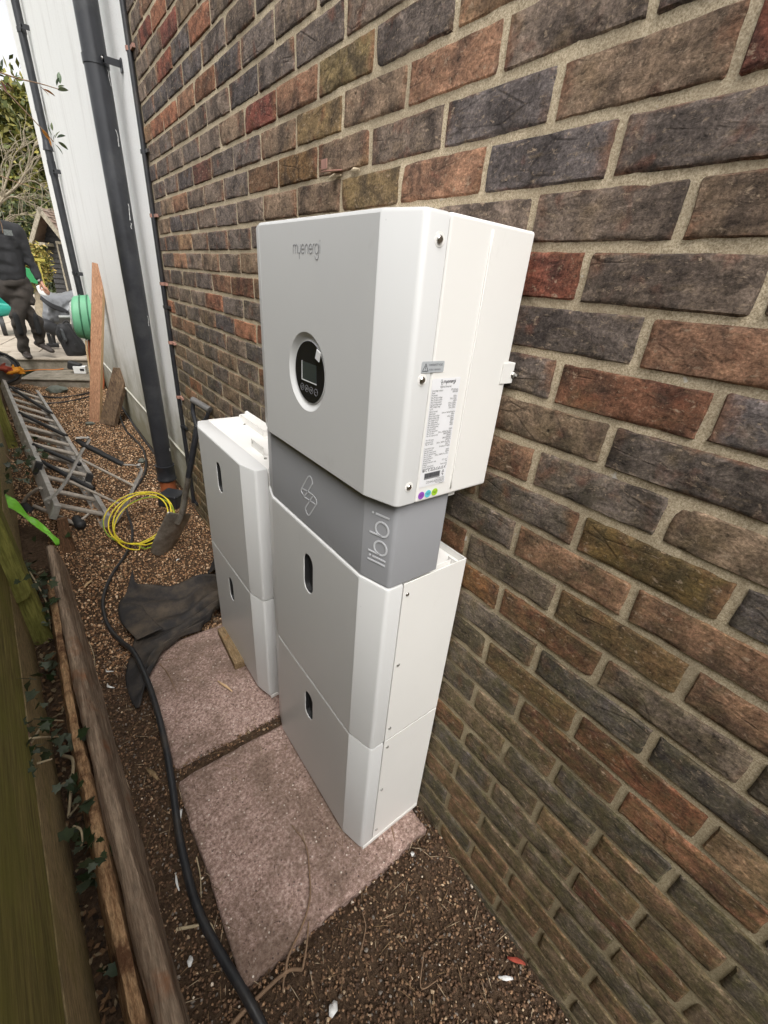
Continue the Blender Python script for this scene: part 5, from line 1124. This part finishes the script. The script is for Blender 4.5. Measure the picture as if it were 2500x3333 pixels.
mb = MB(); P = [G(a, b, .118) for a, b in ((72, 1209), (100, 1206), (140, 1203), (180, 1203), (215, 1200), (245, 1202))]; mb.tube(bezier(P, 5), .006, 8); tag(mb.build('orange_cord', M['orange'], org=P[0], smooth=60), 'orange cord running along the lower step to the white box', 'cord')

# --- the walking person
FY = 7.98; pp = lambda a, b, dy=0.: YP(a, b, FY+dy)
per = thing('person', G(90, 1165, PZ), 'person in charcoal sweatshirt and dark work trousers walking on the patio beyond the steps', 'person')
sh = pp(62, 748); sh.y = FY; nk = Vector((sh.x-.21, FY, sh.z+.07)); shR = Vector((sh.x-.40, FY+.02, sh.z-.01)); hipc = Vector((-.70, FY+.02, pp(60, 925).z)); ch = Vector((sh.x-.20, FY+.01, sh.z-.20)); bl_ = Vector((hipc.x, FY+.01, hipc.z+.18))
elb = pp(98, 852, .02); wr = pp(133, 915, -.04); hd0 = pp(140, 922, -.05); kn = pp(55, 1040, -.05); ank = G(82, 1155, PZ); ank.z = PZ+.10; ank = pp(82, 1140, 0); kn2 = pp(118, 1045, .05); ank2 = pp(130, 1108, .10)
hipL = hipc+Vector((.10, 0, -.06)); hipR = hipc+Vector((-.10, 0, -.06))
head = nk+Vector((-.02, -.02, .19))
elbR = shR+Vector((-.12, .05, -.28)); wrR = elbR+Vector((-.06, -.12, -.24))
armd = (wr-elb).normalized(); hs = Vector((.8, -.5, -.1)); hs = (hs-armd*hs.dot(armd)).normalized(); hn = armd.cross(hs)
def handcaps(w_, d_, s_):
    c = [(w_, w_+d_*.05, .026, .030, .6), (w_+d_*.05, w_+d_*.09, .034, .036, .55)]
    for o_, l_ in ((-.026, .062), (-.009, .075), (.009, .070), (.025, .055)):
        a = w_+d_*.095+s_*o_; k1 = a+d_*l_*.55; c += [(a, k1, .0098, .0092), (k1, k1+(d_*.75+s_.cross(d_)*.5).normalized()*l_*.5, .0092, .0080)]
    a = w_+d_*.035-s_*.030; c += [(a, a+d_*.035-s_*.022, .012, .0105), (a+d_*.035-s_*.022, a+d_*.065-s_*.022, .0105, .009)]
    return c
caps = [(nk+Vector((0, 0, -.04)), nk+Vector((-.01, -.01, .09)), .062, .056), (head+Vector((0, .01, .03)), head+Vector((0, .005, .035)), .090, .088), (head+Vector((0, -.035, -.045)), head+Vector((0, -.045, -.06)), .060, .050),
        (head+Vector((0, -.095, .005)), head+Vector((0, -.108, -.025)), .011, .017), (head+Vector((.088, .01, -.005)), head+Vector((.088, .015, -.04)), .014, .012, 1.5), (head+Vector((-.088, .01, -.005)), head+Vector((-.088, .015, -.04)), .014, .012, 1.5),
        (head+Vector((-.02, -.088, -.062)), head+Vector((.02, -.088, -.062)), .010, .010), (sh+Vector((-.05, 0, -.02)), elb, .038, .032), (elb, wr, .032, .026), (shR, elbR, .038, .032), (elbR, wrR, .036, .026), (ch, bl_, .085, .08), (nk, ch, .05, .085), (bl_, hipc, .08, .08), (hipL, kn, .06, .04), (kn, ank, .04, .03), (hipR, kn2, .06, .04), (kn2, ank2, .04, .03)]
caps += handcaps(wr+armd*.0, armd, hs)+handcaps(wrR, (wrR-elbR).normalized(), Vector((.5, -.8, .2)).normalized())
blob('body', caps, M['skin'], per, .0075, 3)
blob('hair', [(head+Vector((0, .02, .06)), head+Vector((0, .035, .03)), .092, .092), (head+Vector((0, .06, .0)), head+Vector((0, .06, -.03)), .065, .06)], M['hair'], per, .012, 3)
for s_ in (-1, 1): blob('eye', [(head+Vector((s_*.032, -.083, .012)), head+Vector((s_*.034, -.083, .012)), .010, .010)], M['ink'], per, .005, 1)
fold = lambda k, a: (lambda p: Vector((1, 1, .4))*a*mnoise.noise(Vector((p.x*k*.6, p.y*k*.6, p.z*k))))
blob('sweatshirt', [(sh+Vector((-.03, 0, -.005)), elb, .078, .062), (elb, wr-armd*.045, .062, .040), (shR+Vector((.03, 0, 0)), elbR, .078, .062), (elbR, wrR-(wrR-elbR).normalized()*.04, .062, .042), (ch+Vector((.08, 0, .05)), ch+Vector((-.09, 0, .05)), .125, .125), (ch+Vector((.05, 0, 0)), bl_+Vector((.05, 0, -.1)), .125, .12), (ch+Vector((-.06, 0, 0)), bl_+Vector((-.06, 0, -.1)), .125, .12), (nk+Vector((0, .01, -.09)), nk+Vector((0, 0, -.02)), .12, .075), (sh+Vector((-.04, 0, .0)), nk+Vector((0, 0, -.04)), .07, .075), (shR+Vector((.04, 0, .0)), nk+Vector((0, 0, -.04)), .07, .075)], M['sweat'], per, .013, 4, disp=fold(14, .018))
blob('trousers', [(hipc+Vector((.06, 0, .04)), hipc+Vector((-.06, 0, .04)), .125, .125), (hipL, kn, .112, .078), (kn, ank+Vector((0, 0, .02)), .078, .064), (hipR, kn2, .112, .080), (kn2, ank2+Vector((0, 0, .01)), .080, .066), (hipc+Vector((.145, -.03, -.10)), hipc+Vector((.16, -.03, -.2)), .05, .05, .7)], M['trous'], per, .013, 4, disp=fold(13, .024))
for a, b in ((kn, ank), (kn2, ank2)):
    q = a.lerp(b, .12); blob('knee_pad', [(q+Vector((0, -.055, .09)), q+Vector((0, -.050, -.10)), .055, .05, .7)], M['knee'], per, .012, 3)
def boot(a, d_, dn):
    heel = a-d_*.05+dn*.06; return [(a+dn*-.03, a+dn*.05, .058, .052), (heel, heel+d_*.13, .045, .046, .8), (heel+d_*.13, heel+d_*.22+dn*.006, .048, .040, .75)]
blob('boot', boot(ank, Vector((.15, -.98, 0)).normalized(), Vector((0, 0, -1))), M['boot'], per, .009, 3)
d2 = (pp(172, 1140, -.05)-pp(128, 1118, .10)).normalized(); blob('boot', boot(ank2, d2, Vector((-.1, 0, -1)).normalized()), M['boot'], per, .009, 3)
mb = MB(); q = wr-armd*.012; mb.tube([q-armd*.014, q+armd*.014], .033, 16, squash=.85); wt = mb.build('watch', M['rub'], per, smooth=50); mb = MB(); mb.tube([q+hn*.026, q+hn*.036], .017, 12); mb.build('dial', M['steel'], wt, smooth=40)
P = pp(26, 757, -.145); mb = MB(); mb.box(P, (.085, .01, .06), Matrix.Rotation(.1, 3, 'Z')); mb.build('chest_badge', simple('faded grey print', (.12, .13, .125), .8, .5, 60), per)

# --- black timber shed
SY = 16.; s_ = lambda a, b, y=SY: YP(a, b, y)
ap = s_(128, 675); eL = s_(96, 785); eR = s_(212, 790); eR.x += .10; eL.x -= .06
shed = thing('shed', (ap.x, SY, PZ), 'small black weatherboarded shed with a steep brown tiled roof at the end of the garden', 'shed')
xl, xr = eL.x+.10, eR.x-.08; ez = (eL.z+eR.z)/2; fy = SY+.42
k = 0; z = PZ-.1
def gw(z):                                  # gable half lines
    if z < ez: return xl, xr
    t_ = (z-ez)/(ap.z-ez); return xl+(ap.x-xl)*t_, xr+(ap.x-xr)*t_
while z < ap.z-.08:
    a, b = gw(z); a2, b2 = gw(z+.13); mb = MB(); mb.add([(a, fy-.035, z), (b, fy-.035, z), (b2, fy, z+.135), (a2, fy, z+.135), (a, fy, z), (b, fy, z), (b2, fy+.01, z+.135), (a2, fy+.01, z+.135)], [(0, 1, 2, 3), (7, 6, 5, 4), (0, 4, 5, 1), (1, 5, 6, 2), (2, 6, 7, 3), (3, 7, 4, 0)]); mb.build('weatherboard', M['shed'], shed); z += .125
mb = MB(); mb.bbox((xl+.02, fy+.012, PZ-.1), (xr-.02, fy+3, ez)); mb.build('body', M['shed'], shed)
for s0, e in ((-1, eL), (1, eR)):
    nrm_ = Vector((-(ap.z-e.z), 0, (ap.x-e.x)))*(1 if s0 < 0 else -1); nrm_ = Vector((abs(ap.z-e.z)*s0, 0, abs(ap.x-e.x))).normalized()
    a0 = Vector((ap.x, SY, ap.z)); e0 = Vector((e.x, SY, e.z)); run = (e0-a0); mb = MB(); q = [a0, e0]
    mb.add([a0, e0, e0+Vector((0, 3.6, 0)), a0+Vector((0, 3.6, 0)), a0-nrm_*.03, e0-nrm_*.03, e0+Vector((0, 3.6, 0))-nrm_*.03, a0+Vector((0, 3.6, 0))-nrm_*.03], [(0, 1, 2, 3), (7, 6, 5, 4), (0, 4, 5, 1), (1, 5, 6, 2), (3, 2, 6, 7), (0, 3, 7, 4)]); roof = mb.build('roof', M['tile'], shed)
    mb = MB(); n_ = 12
    for i in range(n_):
        f0, f1 = i/n_, (i+1)/n_
        for j in range(10):
            y0 = SY+j*.36+.18*(i % 2); up_ = nrm_*(.014+.008*random.random()); p0 = a0+run*f0+nrm_*.002; p1 = a0+run*(f1+.01)
            mb.add([p0+Vector((0, y0-SY, 0)), p1+up_+Vector((0, y0-SY, 0)), p1+up_+Vector((0, y0-SY+.345, 0)), p0+Vector((0, y0-SY+.345, 0)), p1+Vector((0, y0-SY, 0)), p1+Vector((0, y0-SY+.345, 0))], [(0, 1, 2, 3), (1, 4, 5, 2)])
    ts = mb.build('tile', M['tile'], shed, recalc=False); tag(ts, kind='stuff')
    mb = MB(); w_ = .075; mb.add([a0+nrm_*.02+Vector((0, -.03, 0)), e0+nrm_*.02+Vector((0, -.03, 0))+run*.03, e0-nrm_*w_+Vector((0, -.03, 0))+run*.03, a0-nrm_*w_*1.2+Vector((0, -.03, 0)), a0+nrm_*.02, e0+nrm_*.02+run*.03, e0-nrm_*w_+run*.03, a0-nrm_*w_*1.2], [(0, 1, 2, 3), (7, 6, 5, 4), (0, 4, 5, 1), (1, 5, 6, 2), (2, 6, 7, 3), (3, 7, 4, 0)]); mb.build('bargeboard', M['shedtrim'], shed)
shed.rotation_euler = (0, 0, R(-36))
dx0, dx1 = xl+(xr-xl)*.50, xl+(xr-xl)*.93
mb = MB(); mb.bbox((dx0, fy-.065, PZ-.05), (dx1, fy-.037, ez-.02)); dr = mb.build('door', M['shed'], shed); mb = MB(); mb.bbox((dx0-.05, fy-.075, ez-.015), (dx1+.05, fy-.036, ez+.05)); mb.bbox((dx0-.045, fy-.07, PZ), (dx0-.005, fy-.036, ez-.02)); mb.build('door_frame', M['shedtrim'], shed)
mb = MB(); mb.bbox((eL.x+.02, SY+.02, ez-.09), (xl+.25, fy-.04, ez-.02)); mb.build('eaves_bracket', M['shedtrim'], shed)

# --- trees
def leafcloud(clumps, n, size, pal, squash=1., droop=.3, seed=1):
    r_ = np.random.default_rng(seed); C = np.array([c[:3] for c in clumps]); Rr_ = np.array([c[3] for c in clumps]); wt_ = Rr_**2; ci = r_.choice(len(C), n, p=wt_/wt_.sum())
    d_ = r_.normal(size=(n, 3)); d_ /= np.linalg.norm(d_, axis=1)[:, None]; rad = Rr_[ci]*(.55+.5*r_.random(n)**.6)*(1+.22*r_.normal(size=n)); P = C[ci]+d_*rad[:, None]*np.array([1, 1, squash])
    t_ = r_.normal(size=(n, 3))+d_*.8; t_[:, 2] -= droop; t_ /= np.linalg.norm(t_, axis=1)[:, None]; s_ = np.cross(t_, r_.normal(size=(n, 3))); s_ /= np.linalg.norm(s_, axis=1)[:, None]
    L = size*r_.uniform(.6, 1.4, n)[:, None]; W_ = L*.42
    V_ = np.stack([P-t_*L*.5, P+s_*W_*.5, P+t_*L*.5, P-s_*W_*.5], 1).reshape(-1, 3); F_ = np.arange(n*4).reshape(-1, 4)
    col = np.array(pal)[r_.integers(0, len(pal), n)]*(r_.uniform(.75, 1.25, (n, 1)))*(np.array([1+.25*math.sin(i*2.7) for i in range(len(C))])[ci][:, None])
    return V_, F_, np.repeat(col, 4, 0)
def tree(name, base, trunk, clumps, n, size, pal, label, cat='tree', seed=1, limbs=(), squash=1., bark='bark'):
    o = thing(name, base, label, cat); V_, F_, c_ = leafcloud(clumps, n, size, pal, squash, seed=seed); me = np_mesh('crown', V_-np.array(base), F_, c_); link('crown', me, M['leaf'], o)
    mb = MB(); P = bezier(trunk, 5); mb.tube(P, [.16*(1-.75*i/(len(P)-1))*max(1, (trunk[-1][2])/6) for i in range(len(P))], 8)
    mb.build('trunk', M[bark], o, smooth=60)
    for l in limbs: mb = MB(); P = bezier([Vector(p) for p in l[0]], 5); mb.tube(P, [l[1]*(1-.8*i/(len(P)-1)) for i in range(len(P))], 6); mb.build('limb', M[bark], o, smooth=60)
    return o
def clump(Y, lst, k=1.): return [(*YP(a, b, Y+dy), r*k) for a, b, dy, r in lst]
tY = 34.; cl = clump(tY, [(40, 400, 0, 1.3), (85, 360, 0, 1.1), (60, 470, -1, 1.8), (105, 440, .5, 1.3), (120, 520, 0, 1.5), (20, 500, 0, 1.8), (80, 560, -1, 2.0), (135, 590, 0, 1.5), (30, 610, 0, 2.), (-40, 430, 0, 2.2), (-60, 540, 0, 2.6), (110, 650, -1, 1.9), (60, 680, 0, 2.2), (160, 640, 1, 1.5), (150, 700, 0, 2.), (-20, 690, 0, 2.4), (60, 345, 0, .7), (100, 395, 0, .8), (125, 470, 0, .8)])
b0 = YP(70, 700, tY); tree('yew_tree', (b0.x, tY, 0), [(b0.x, tY, 0), (b0.x+.2, tY, 3), (b0.x, tY, 7)], cl, 20000, .36, [(.15, .15, .03), (.22, .20, .045), (.09, .105, .025), (.28, .24, .06), (.07, .085, .02)], 'tall yellowish green evergreen tree behind the shed', seed=3, squash=1.1)
cl = clump(26., [(150, 720, 0, 1.2), (185, 760, 0, 1.2), (60, 740, 0, 1.2), (100, 770, 0, 1.1), (20, 760, 0, 1.3), (-30, 760, 0, 1.4), (90, 830, 0, 1.2), (130, 850, 0, 1.2), (40, 850, 0, 1.3), (180, 840, 0, 1.2), (230, 800, 1, 1.5), (-40, 850, 0, 1.6), (250, 880, 0, 1.3), (160, 690, .5, .9)])
b0 = YP(100, 850, 26.); tree('laurel_hedge', (b0.x, 26, 0), [(b0.x, 26, 0), (b0.x, 26, .9), (b0.x+.1, 26, 1.6)], cl, 11000, .20, [(.05, .065, .02), (.085, .10, .03), (.03, .042, .014), (.14, .13, .045)], 'dark green hedge of glossy leaves behind the black shed', 'hedge', seed=5)
cl = clump(13.5, [(110, 830, 0, .28), (122, 845, .1, .25), (100, 870, 0, .28), (115, 880, 0, .25), (88, 900, 0, .28), (70, 850, 0, .3)])
b0 = YP(105, 890, 13.5); tree('yellow_shrub', (b0.x, 13.5, PZ), [(b0.x, 13.5, PZ), (b0.x, 13.5, .6), (b0.x+.05, 13.5, 1.)], cl, 2600, .085, [(.22, .20, .04), (.30, .25, .06), (.13, .13, .03), (.38, .27, .08)], 'bright yellow green shrub between the person and the shed', 'shrub', seed=8)
mb = MB(); a = YP(118, 842, 12.6); b = YP(142, 850, 12.6); mb.box((a+b)/2, ((b-a).length+.05, .04, .05)); mb.box(YP(132, 880, 12.6)-Vector((0, 0, .2)), (.035, .04, .7)); o = tag(mb.build('garden_rail', M['ylw'], org=a), 'short yellow painted garden rail left of the shed', 'rail')
mb = MB(); P = YP(102, 898, 11.); mb.box(P, (.20, .02, .22), Matrix.Rotation(.3, 3, 'Y')); tag(bevel(mb.build('green_board', simple('bright green panel', (.03, .26, .09), .5, .15), org=P), .01), 'small bright green panel seen between arm and body of the person', 'panel')
# bare tree with pale twisting limbs
bt = thing('bare_tree', YP(-40, 760, 20.), 'bare tree with pale tangled branches in front of the evergreens', 'tree')
TY = 20.; w2 = lambda a, b, d=0.: YP(a, b, TY+d)
def limb(pts, r, nm='limb', sub=3, seed=0):
    r_ = random.Random(seed); P = bezier([w2(*p) for p in pts], 6); mb = MB(); n = len(P); mb.tube(P, [.62*r*(1-.75*i/(n-1)) for i in range(n)], 6); mb.build(nm, M['bark'], bt, smooth=60)
    mb = MB()
    for k in range(sub):
        i = r_.randrange(3, n-1); q = P[i]; t_ = (P[i]-P[i-1]).normalized(); 
        for m_ in range(3):
            d_ = (t_+Vector((r_.uniform(-1, 1), r_.uniform(-.6, .6), r_.uniform(-.5, 1)))).normalized(); L = r_.uniform(.4, 1.2); c = [q, q+d_*L*.35+Vector((0, 0, .05)), q+d_*L*.7+Vector((r_.uniform(-.2, .2), 0, r_.uniform(-.2, .2))), q+d_*L]
            mb.tube(bezier(c, 4), [r*.2*(1-.8*j/12) for j in range(13)], 5)
    tag(mb.build('twig', M['bark'], bt, smooth=60), kind='stuff')
limb([(-60, 900), (-40, 780), (0, 660), (60, 600), (100, 520), (112, 470)], .11, 'trunk', 6, 1); limb([(0, 660), (40, 640), (95, 660), (140, 690)], .06, 'limb', 6, 2); limb([(0, 655), (30, 560), (50, 500), (90, 470)], .06, 'limb', 6, 3); limb([(40, 615), (90, 590), (130, 600), (165, 640)], .05, 'limb', 6, 4); limb([(-30, 730), (20, 720), (60, 700), (90, 690)], .05, 'limb', 5, 5); limb([(-10, 690), (10, 600), (5, 540), (30, 490)], .05, 'limb', 5, 6)
# unseen hedge added beyond the fence to block sky light from that side
cl = [(-2.35+.25*math.sin(k*2.3), -3.2+k*.62, z, .6) for k in range(14) for z in (.5, 1.1, 1.6)]
tree('added_shade_hedge', (-2., 1.2, 0), [(-2., 1.2, 0), (-2., 1.2, .8), (-2.05, 1.25, 1.7)], cl, 16000, .13, [(.035, .05, .015), (.05, .065, .02), (.025, .035, .012)], 'unseen dense green hedge added beyond the mossy fence to shade the passage', 'hedge', seed=12)
# overhanging shrub twigs near the fence
def leaf_shape(L, W_, bend=.15, n=5):
    vs = []; 
    for i in range(n+1):
        t_ = i/n; w_ = W_*math.sin(math.pi*min(1, t_*.93+.04))**.8
        for u in (-1, 0, 1): vs.append((t_*L, u*w_/2, abs(u)*w_*.18-bend*L*t_*t_))
    return vs, [(i*3+k, i*3+k+1, (i+1)*3+k+1, (i+1)*3+k) for i in range(n) for k in range(2)]
def leafmesh(name, vs, fs, c, m):
    me = np_mesh(name, np.array(vs), np.array(fs), np.tile(c, (len(vs), 1))); shade(me, 180); me.materials.append(m); return me
sbY = 4.3; sb = thing('overhanging_shrub', YP(-30, 300, sbY), 'thin bare shrub shoots with a few green and orange leaves reaching in from the left', 'shrub')
for i, pts in enumerate(([(-40, 225), (0, 236), (60, 256), (130, 272), (190, 290)], [(-40, 250), (0, 282), (40, 318), (80, 360), (120, 402), (160, 445), (175, 462)], [(-40, 560), (0, 572), (50, 592), (130, 618)], [(-40, 690), (0, 720), (10, 760)])):
    P = bezier([YP(a, b, sbY+.1*i) for a, b in pts], 5); mb = MB(); n = len(P); mb.tube(P, [.0055*(1-.6*k/(n-1)) for k in range(n)], 6); mb.build('shoot', M['twig'], sb, smooth=60)
LM_ = [leafmesh('leaf', *leaf_shape(.05, .020), c, M['ivy']) for c in ((.05, .085, .035), (.08, .10, .04), (.40, .16, .03), (.13, .04, .035))]
for a, b, ang, k in ((185, 278, 1.2, 0), (190, 285, .6, 1), (196, 272, 1.5, 0), (188, 292, .3, 1), (130, 282, -.6, 2), (140, 290, -.2, 2), (14, 232, 2.2, 0), (8, 220, 1.4, 0), (0, 240, 2.8, 0), (10, 262, -.9, 3), (20, 270, -.7, 3), (0, 262, -1.1, 3), (175, 460, 1.3, 0), (180, 450, 1.0, 1), (170, 440, 1.9, 0), (186, 448, .5, 0), (190, 462, -.4, 1), (180, 470, -.8, 0), (168, 452, 2.4, 1), (135, 420, -.9, 2), (145, 432, -.7, 2), (152, 440, -1.2, 2), (55, 258, 1.4, 0), (0, 320, 1.6, 0), (172, 425, 1.6, 1)):
    P = YP(a, b, sbY); o = bpy.data.objects.new('leaf', LM_[k]); COL.objects.link(o); o.parent = sb; o.location = P-ORG[sb]
    o.rotation_euler = (random.uniform(-.8, .8), -ang, random.uniform(-.5, .5)); s0 = random.uniform(.8, 1.25); o.scale = (s0, s0*1.1, s0)

# --- ivy and leaf litter along the fence
def ivy_shape(s):
    out = [(0, 0), (.10, -.30), (.02, -.52), (.34, -.34), (.52, -.50), (.60, -.22), (1.0, 0), (.60, .22), (.52, .50), (.34, .34), (.02, .52), (.10, .30)]
    vs = [(x*s, y*s, s*(.10*abs(y)-.12*x*x)) for x, y in out]+[(.35*s, 0, -.02*s)]
    return vs, out
IVM = []
for c in ((.022, .038, .014), (.03, .048, .018), (.038, .052, .028), (.07, .085, .055), (.045, .06, .03)):
    vs, out = ivy_shape(.052); n = len(out); V_ = np.array(vs); F_ = np.array([(i, (i+1) % n, n) for i in range(n)]); cc_ = np.tile(c, (len(V_), 1))
    me = np_mesh('leaf', V_, F_, cc_, 3); shade(me, 180); me.materials.append(M['ivy']); IVM.append(me)
iv = thing('ivy', (-.93, 1.4, .1), 'dark green ivy trailing over the fence foot and between the old timbers', 'ivy')
IV = []
for a, b, z, sp, n in ((95, 1470, .30, 30, 9), (40, 1500, .38, 35, 14), (75, 1540, .30, 34, 14), (110, 1850, .22, 30, 9), (120, 1900, .20, 26, 10), (150, 1950, .14, 24, 9), (95, 1880, .25, 22, 6), (145, 2010, .10, 16, 5), (165, 2150, .12, 14, 4), (155, 2190, .08, 10, 2), (100, 2210, .36, 10, 3), (40, 2330, .38, 24, 5), (70, 2360, .37, 20, 6), (105, 2420, .37, 22, 6), (225, 2420, .10, 14, 4), (255, 2395, .15, 14, 2), (240, 2560, .12, 18, 5), (275, 2610, .14, 12, 3), (250, 2720, .10, 18, 6), (310, 2760, .16, 30, 7), (290, 2870, .08, 18, 4), (20, 2650, .40, 12, 2), (95, 2500, .38, 16, 4), (350, 3180, .05, 20, 3), (20, 1880, .42, 20, 4), (10, 3240, .40, 18, 3), (215, 1740, .05, 10, 2)):
    for k in range(int(n*1.6)): IV.append((random.gauss(a, sp), random.gauss(b, sp*.9), max(.03, z+random.gauss(0, .03))))
for a, b, z in IV:
    P = G(a, b, z)
    if P.x < XF(P.y)+.012 and z < .36: P.x = XF(P.y)+.015+random.uniform(0, .03)
    o = bpy.data.objects.new('leaf', random.choice(IVM)); COL.objects.link(o); o.parent = iv; o.location = P-ORG[iv]
    s0 = random.uniform(.38, .95); o.scale = (s0,)*3; o.rotation_euler = (random.gauss(0, .6), random.gauss(.2, .6), random.uniform(0, 6.28))
for pts in ([(20, 1480, .4), (60, 1530, .34), (90, 1580, .26)], [(95, 1860, .25), (120, 1900, .2), (150, 1960, .12), (165, 2050, .05)], [(30, 2220, .38), (75, 2330, .38), (100, 2430, .37), (85, 2540, .38)], [(85, 2405, .38), (140, 2400, .36), (190, 2398, .20)], [(100, 2420, .37), (150, 2350, .28), (205, 2345, .2)], [(120, 2485, .37), (170, 2470, .36)], [(240, 2690, .14), (262, 2700, .15), (268, 2740, .13), (258, 2770, .10)]):
    P = bezier([G(*p) for p in pts], 6); n = len(P); mb = MB(); mb.tube(P, [.0035*(1-.5*k/(n-1)) for k in range(n)], 6); mb.build('stem', M['root'] if pts[0][0] > 80 else M['twig'], iv, smooth=60)
# brown litter in the gap
r_ = np.random.default_rng(4); n = 1500; Yl = r_.uniform(-.4, 2.6, n); Xl = np.array([XF(y) for y in Yl])+r_.uniform(.0, .10, n); 
V_ = []; 
for x, y in zip(Xl, Yl):
    z = gz(x, y)+r_.uniform(.0, .02); a = r_.uniform(0, 6.28); L = r_.uniform(.004, .013); W_ = L*r_.uniform(.3, .7); d_ = np.array([math.cos(a), math.sin(a), r_.normal()*.3]); s0 = np.array([-math.sin(a), math.cos(a), r_.normal()*.3])
    c = np.array([x, y, z]); V_ += [c-d_*L, c+s0*W_, c+d_*L, c-s0*W_]
pal = np.array([(.06, .035, .02), (.11, .06, .03), (.16, .09, .045), (.03, .02, .014), (.2, .15, .09)]); cl_ = np.repeat(pal[r_.integers(0, 5, n)], 4, 0)
me = np_mesh('leaf_litter', np.array(V_), np.arange(n*4).reshape(-1, 4), cl_); tag(link('leaf_litter', me, M['gravel']), kind='stuff', label='brown leaf litter between fence and old timbers', cat='leaf litter')
# needles and straw over the gravel
n = 2600; V_ = []; Xs = r_.uniform(-.78, 0, n); Ys = r_.uniform(-.3, 3.2, n)
for x, y in zip(Xs, Ys):
    on = any(a < x < b and c < y < d for a, b, c, d, e in SLABS); z = (.0515 if on else gz(x, y)+.006)
    if on and r_.random() < .8: continue
    a = r_.uniform(0, 6.28); L = r_.uniform(.008, .03); W_ = .0009; d_ = np.array([math.cos(a), math.sin(a), 0 if on else r_.normal()*.15]); s0 = np.array([-math.sin(a), math.cos(a), 0]); c = np.array([x, y, z]); up = np.array([0, 0, .0012])
    V_ += [c-d_*L, c+s0*W_+up, c+d_*L, c-s0*W_+up]
V_ = np.array(V_); m_ = len(V_)//4; pal = np.array([(.12, .075, .04), (.2, .13, .07), (.07, .045, .03), (.35, .27, .18)])
me = np_mesh('dry_straw', V_, np.arange(m_*4).reshape(-1, 4), np.repeat(pal[r_.integers(0, 4, m_)], 4, 0)); tag(link('dry_straw', me, M['gravel']), kind='stuff', label='scattered dry needles and straw on the gravel', cat='straw')
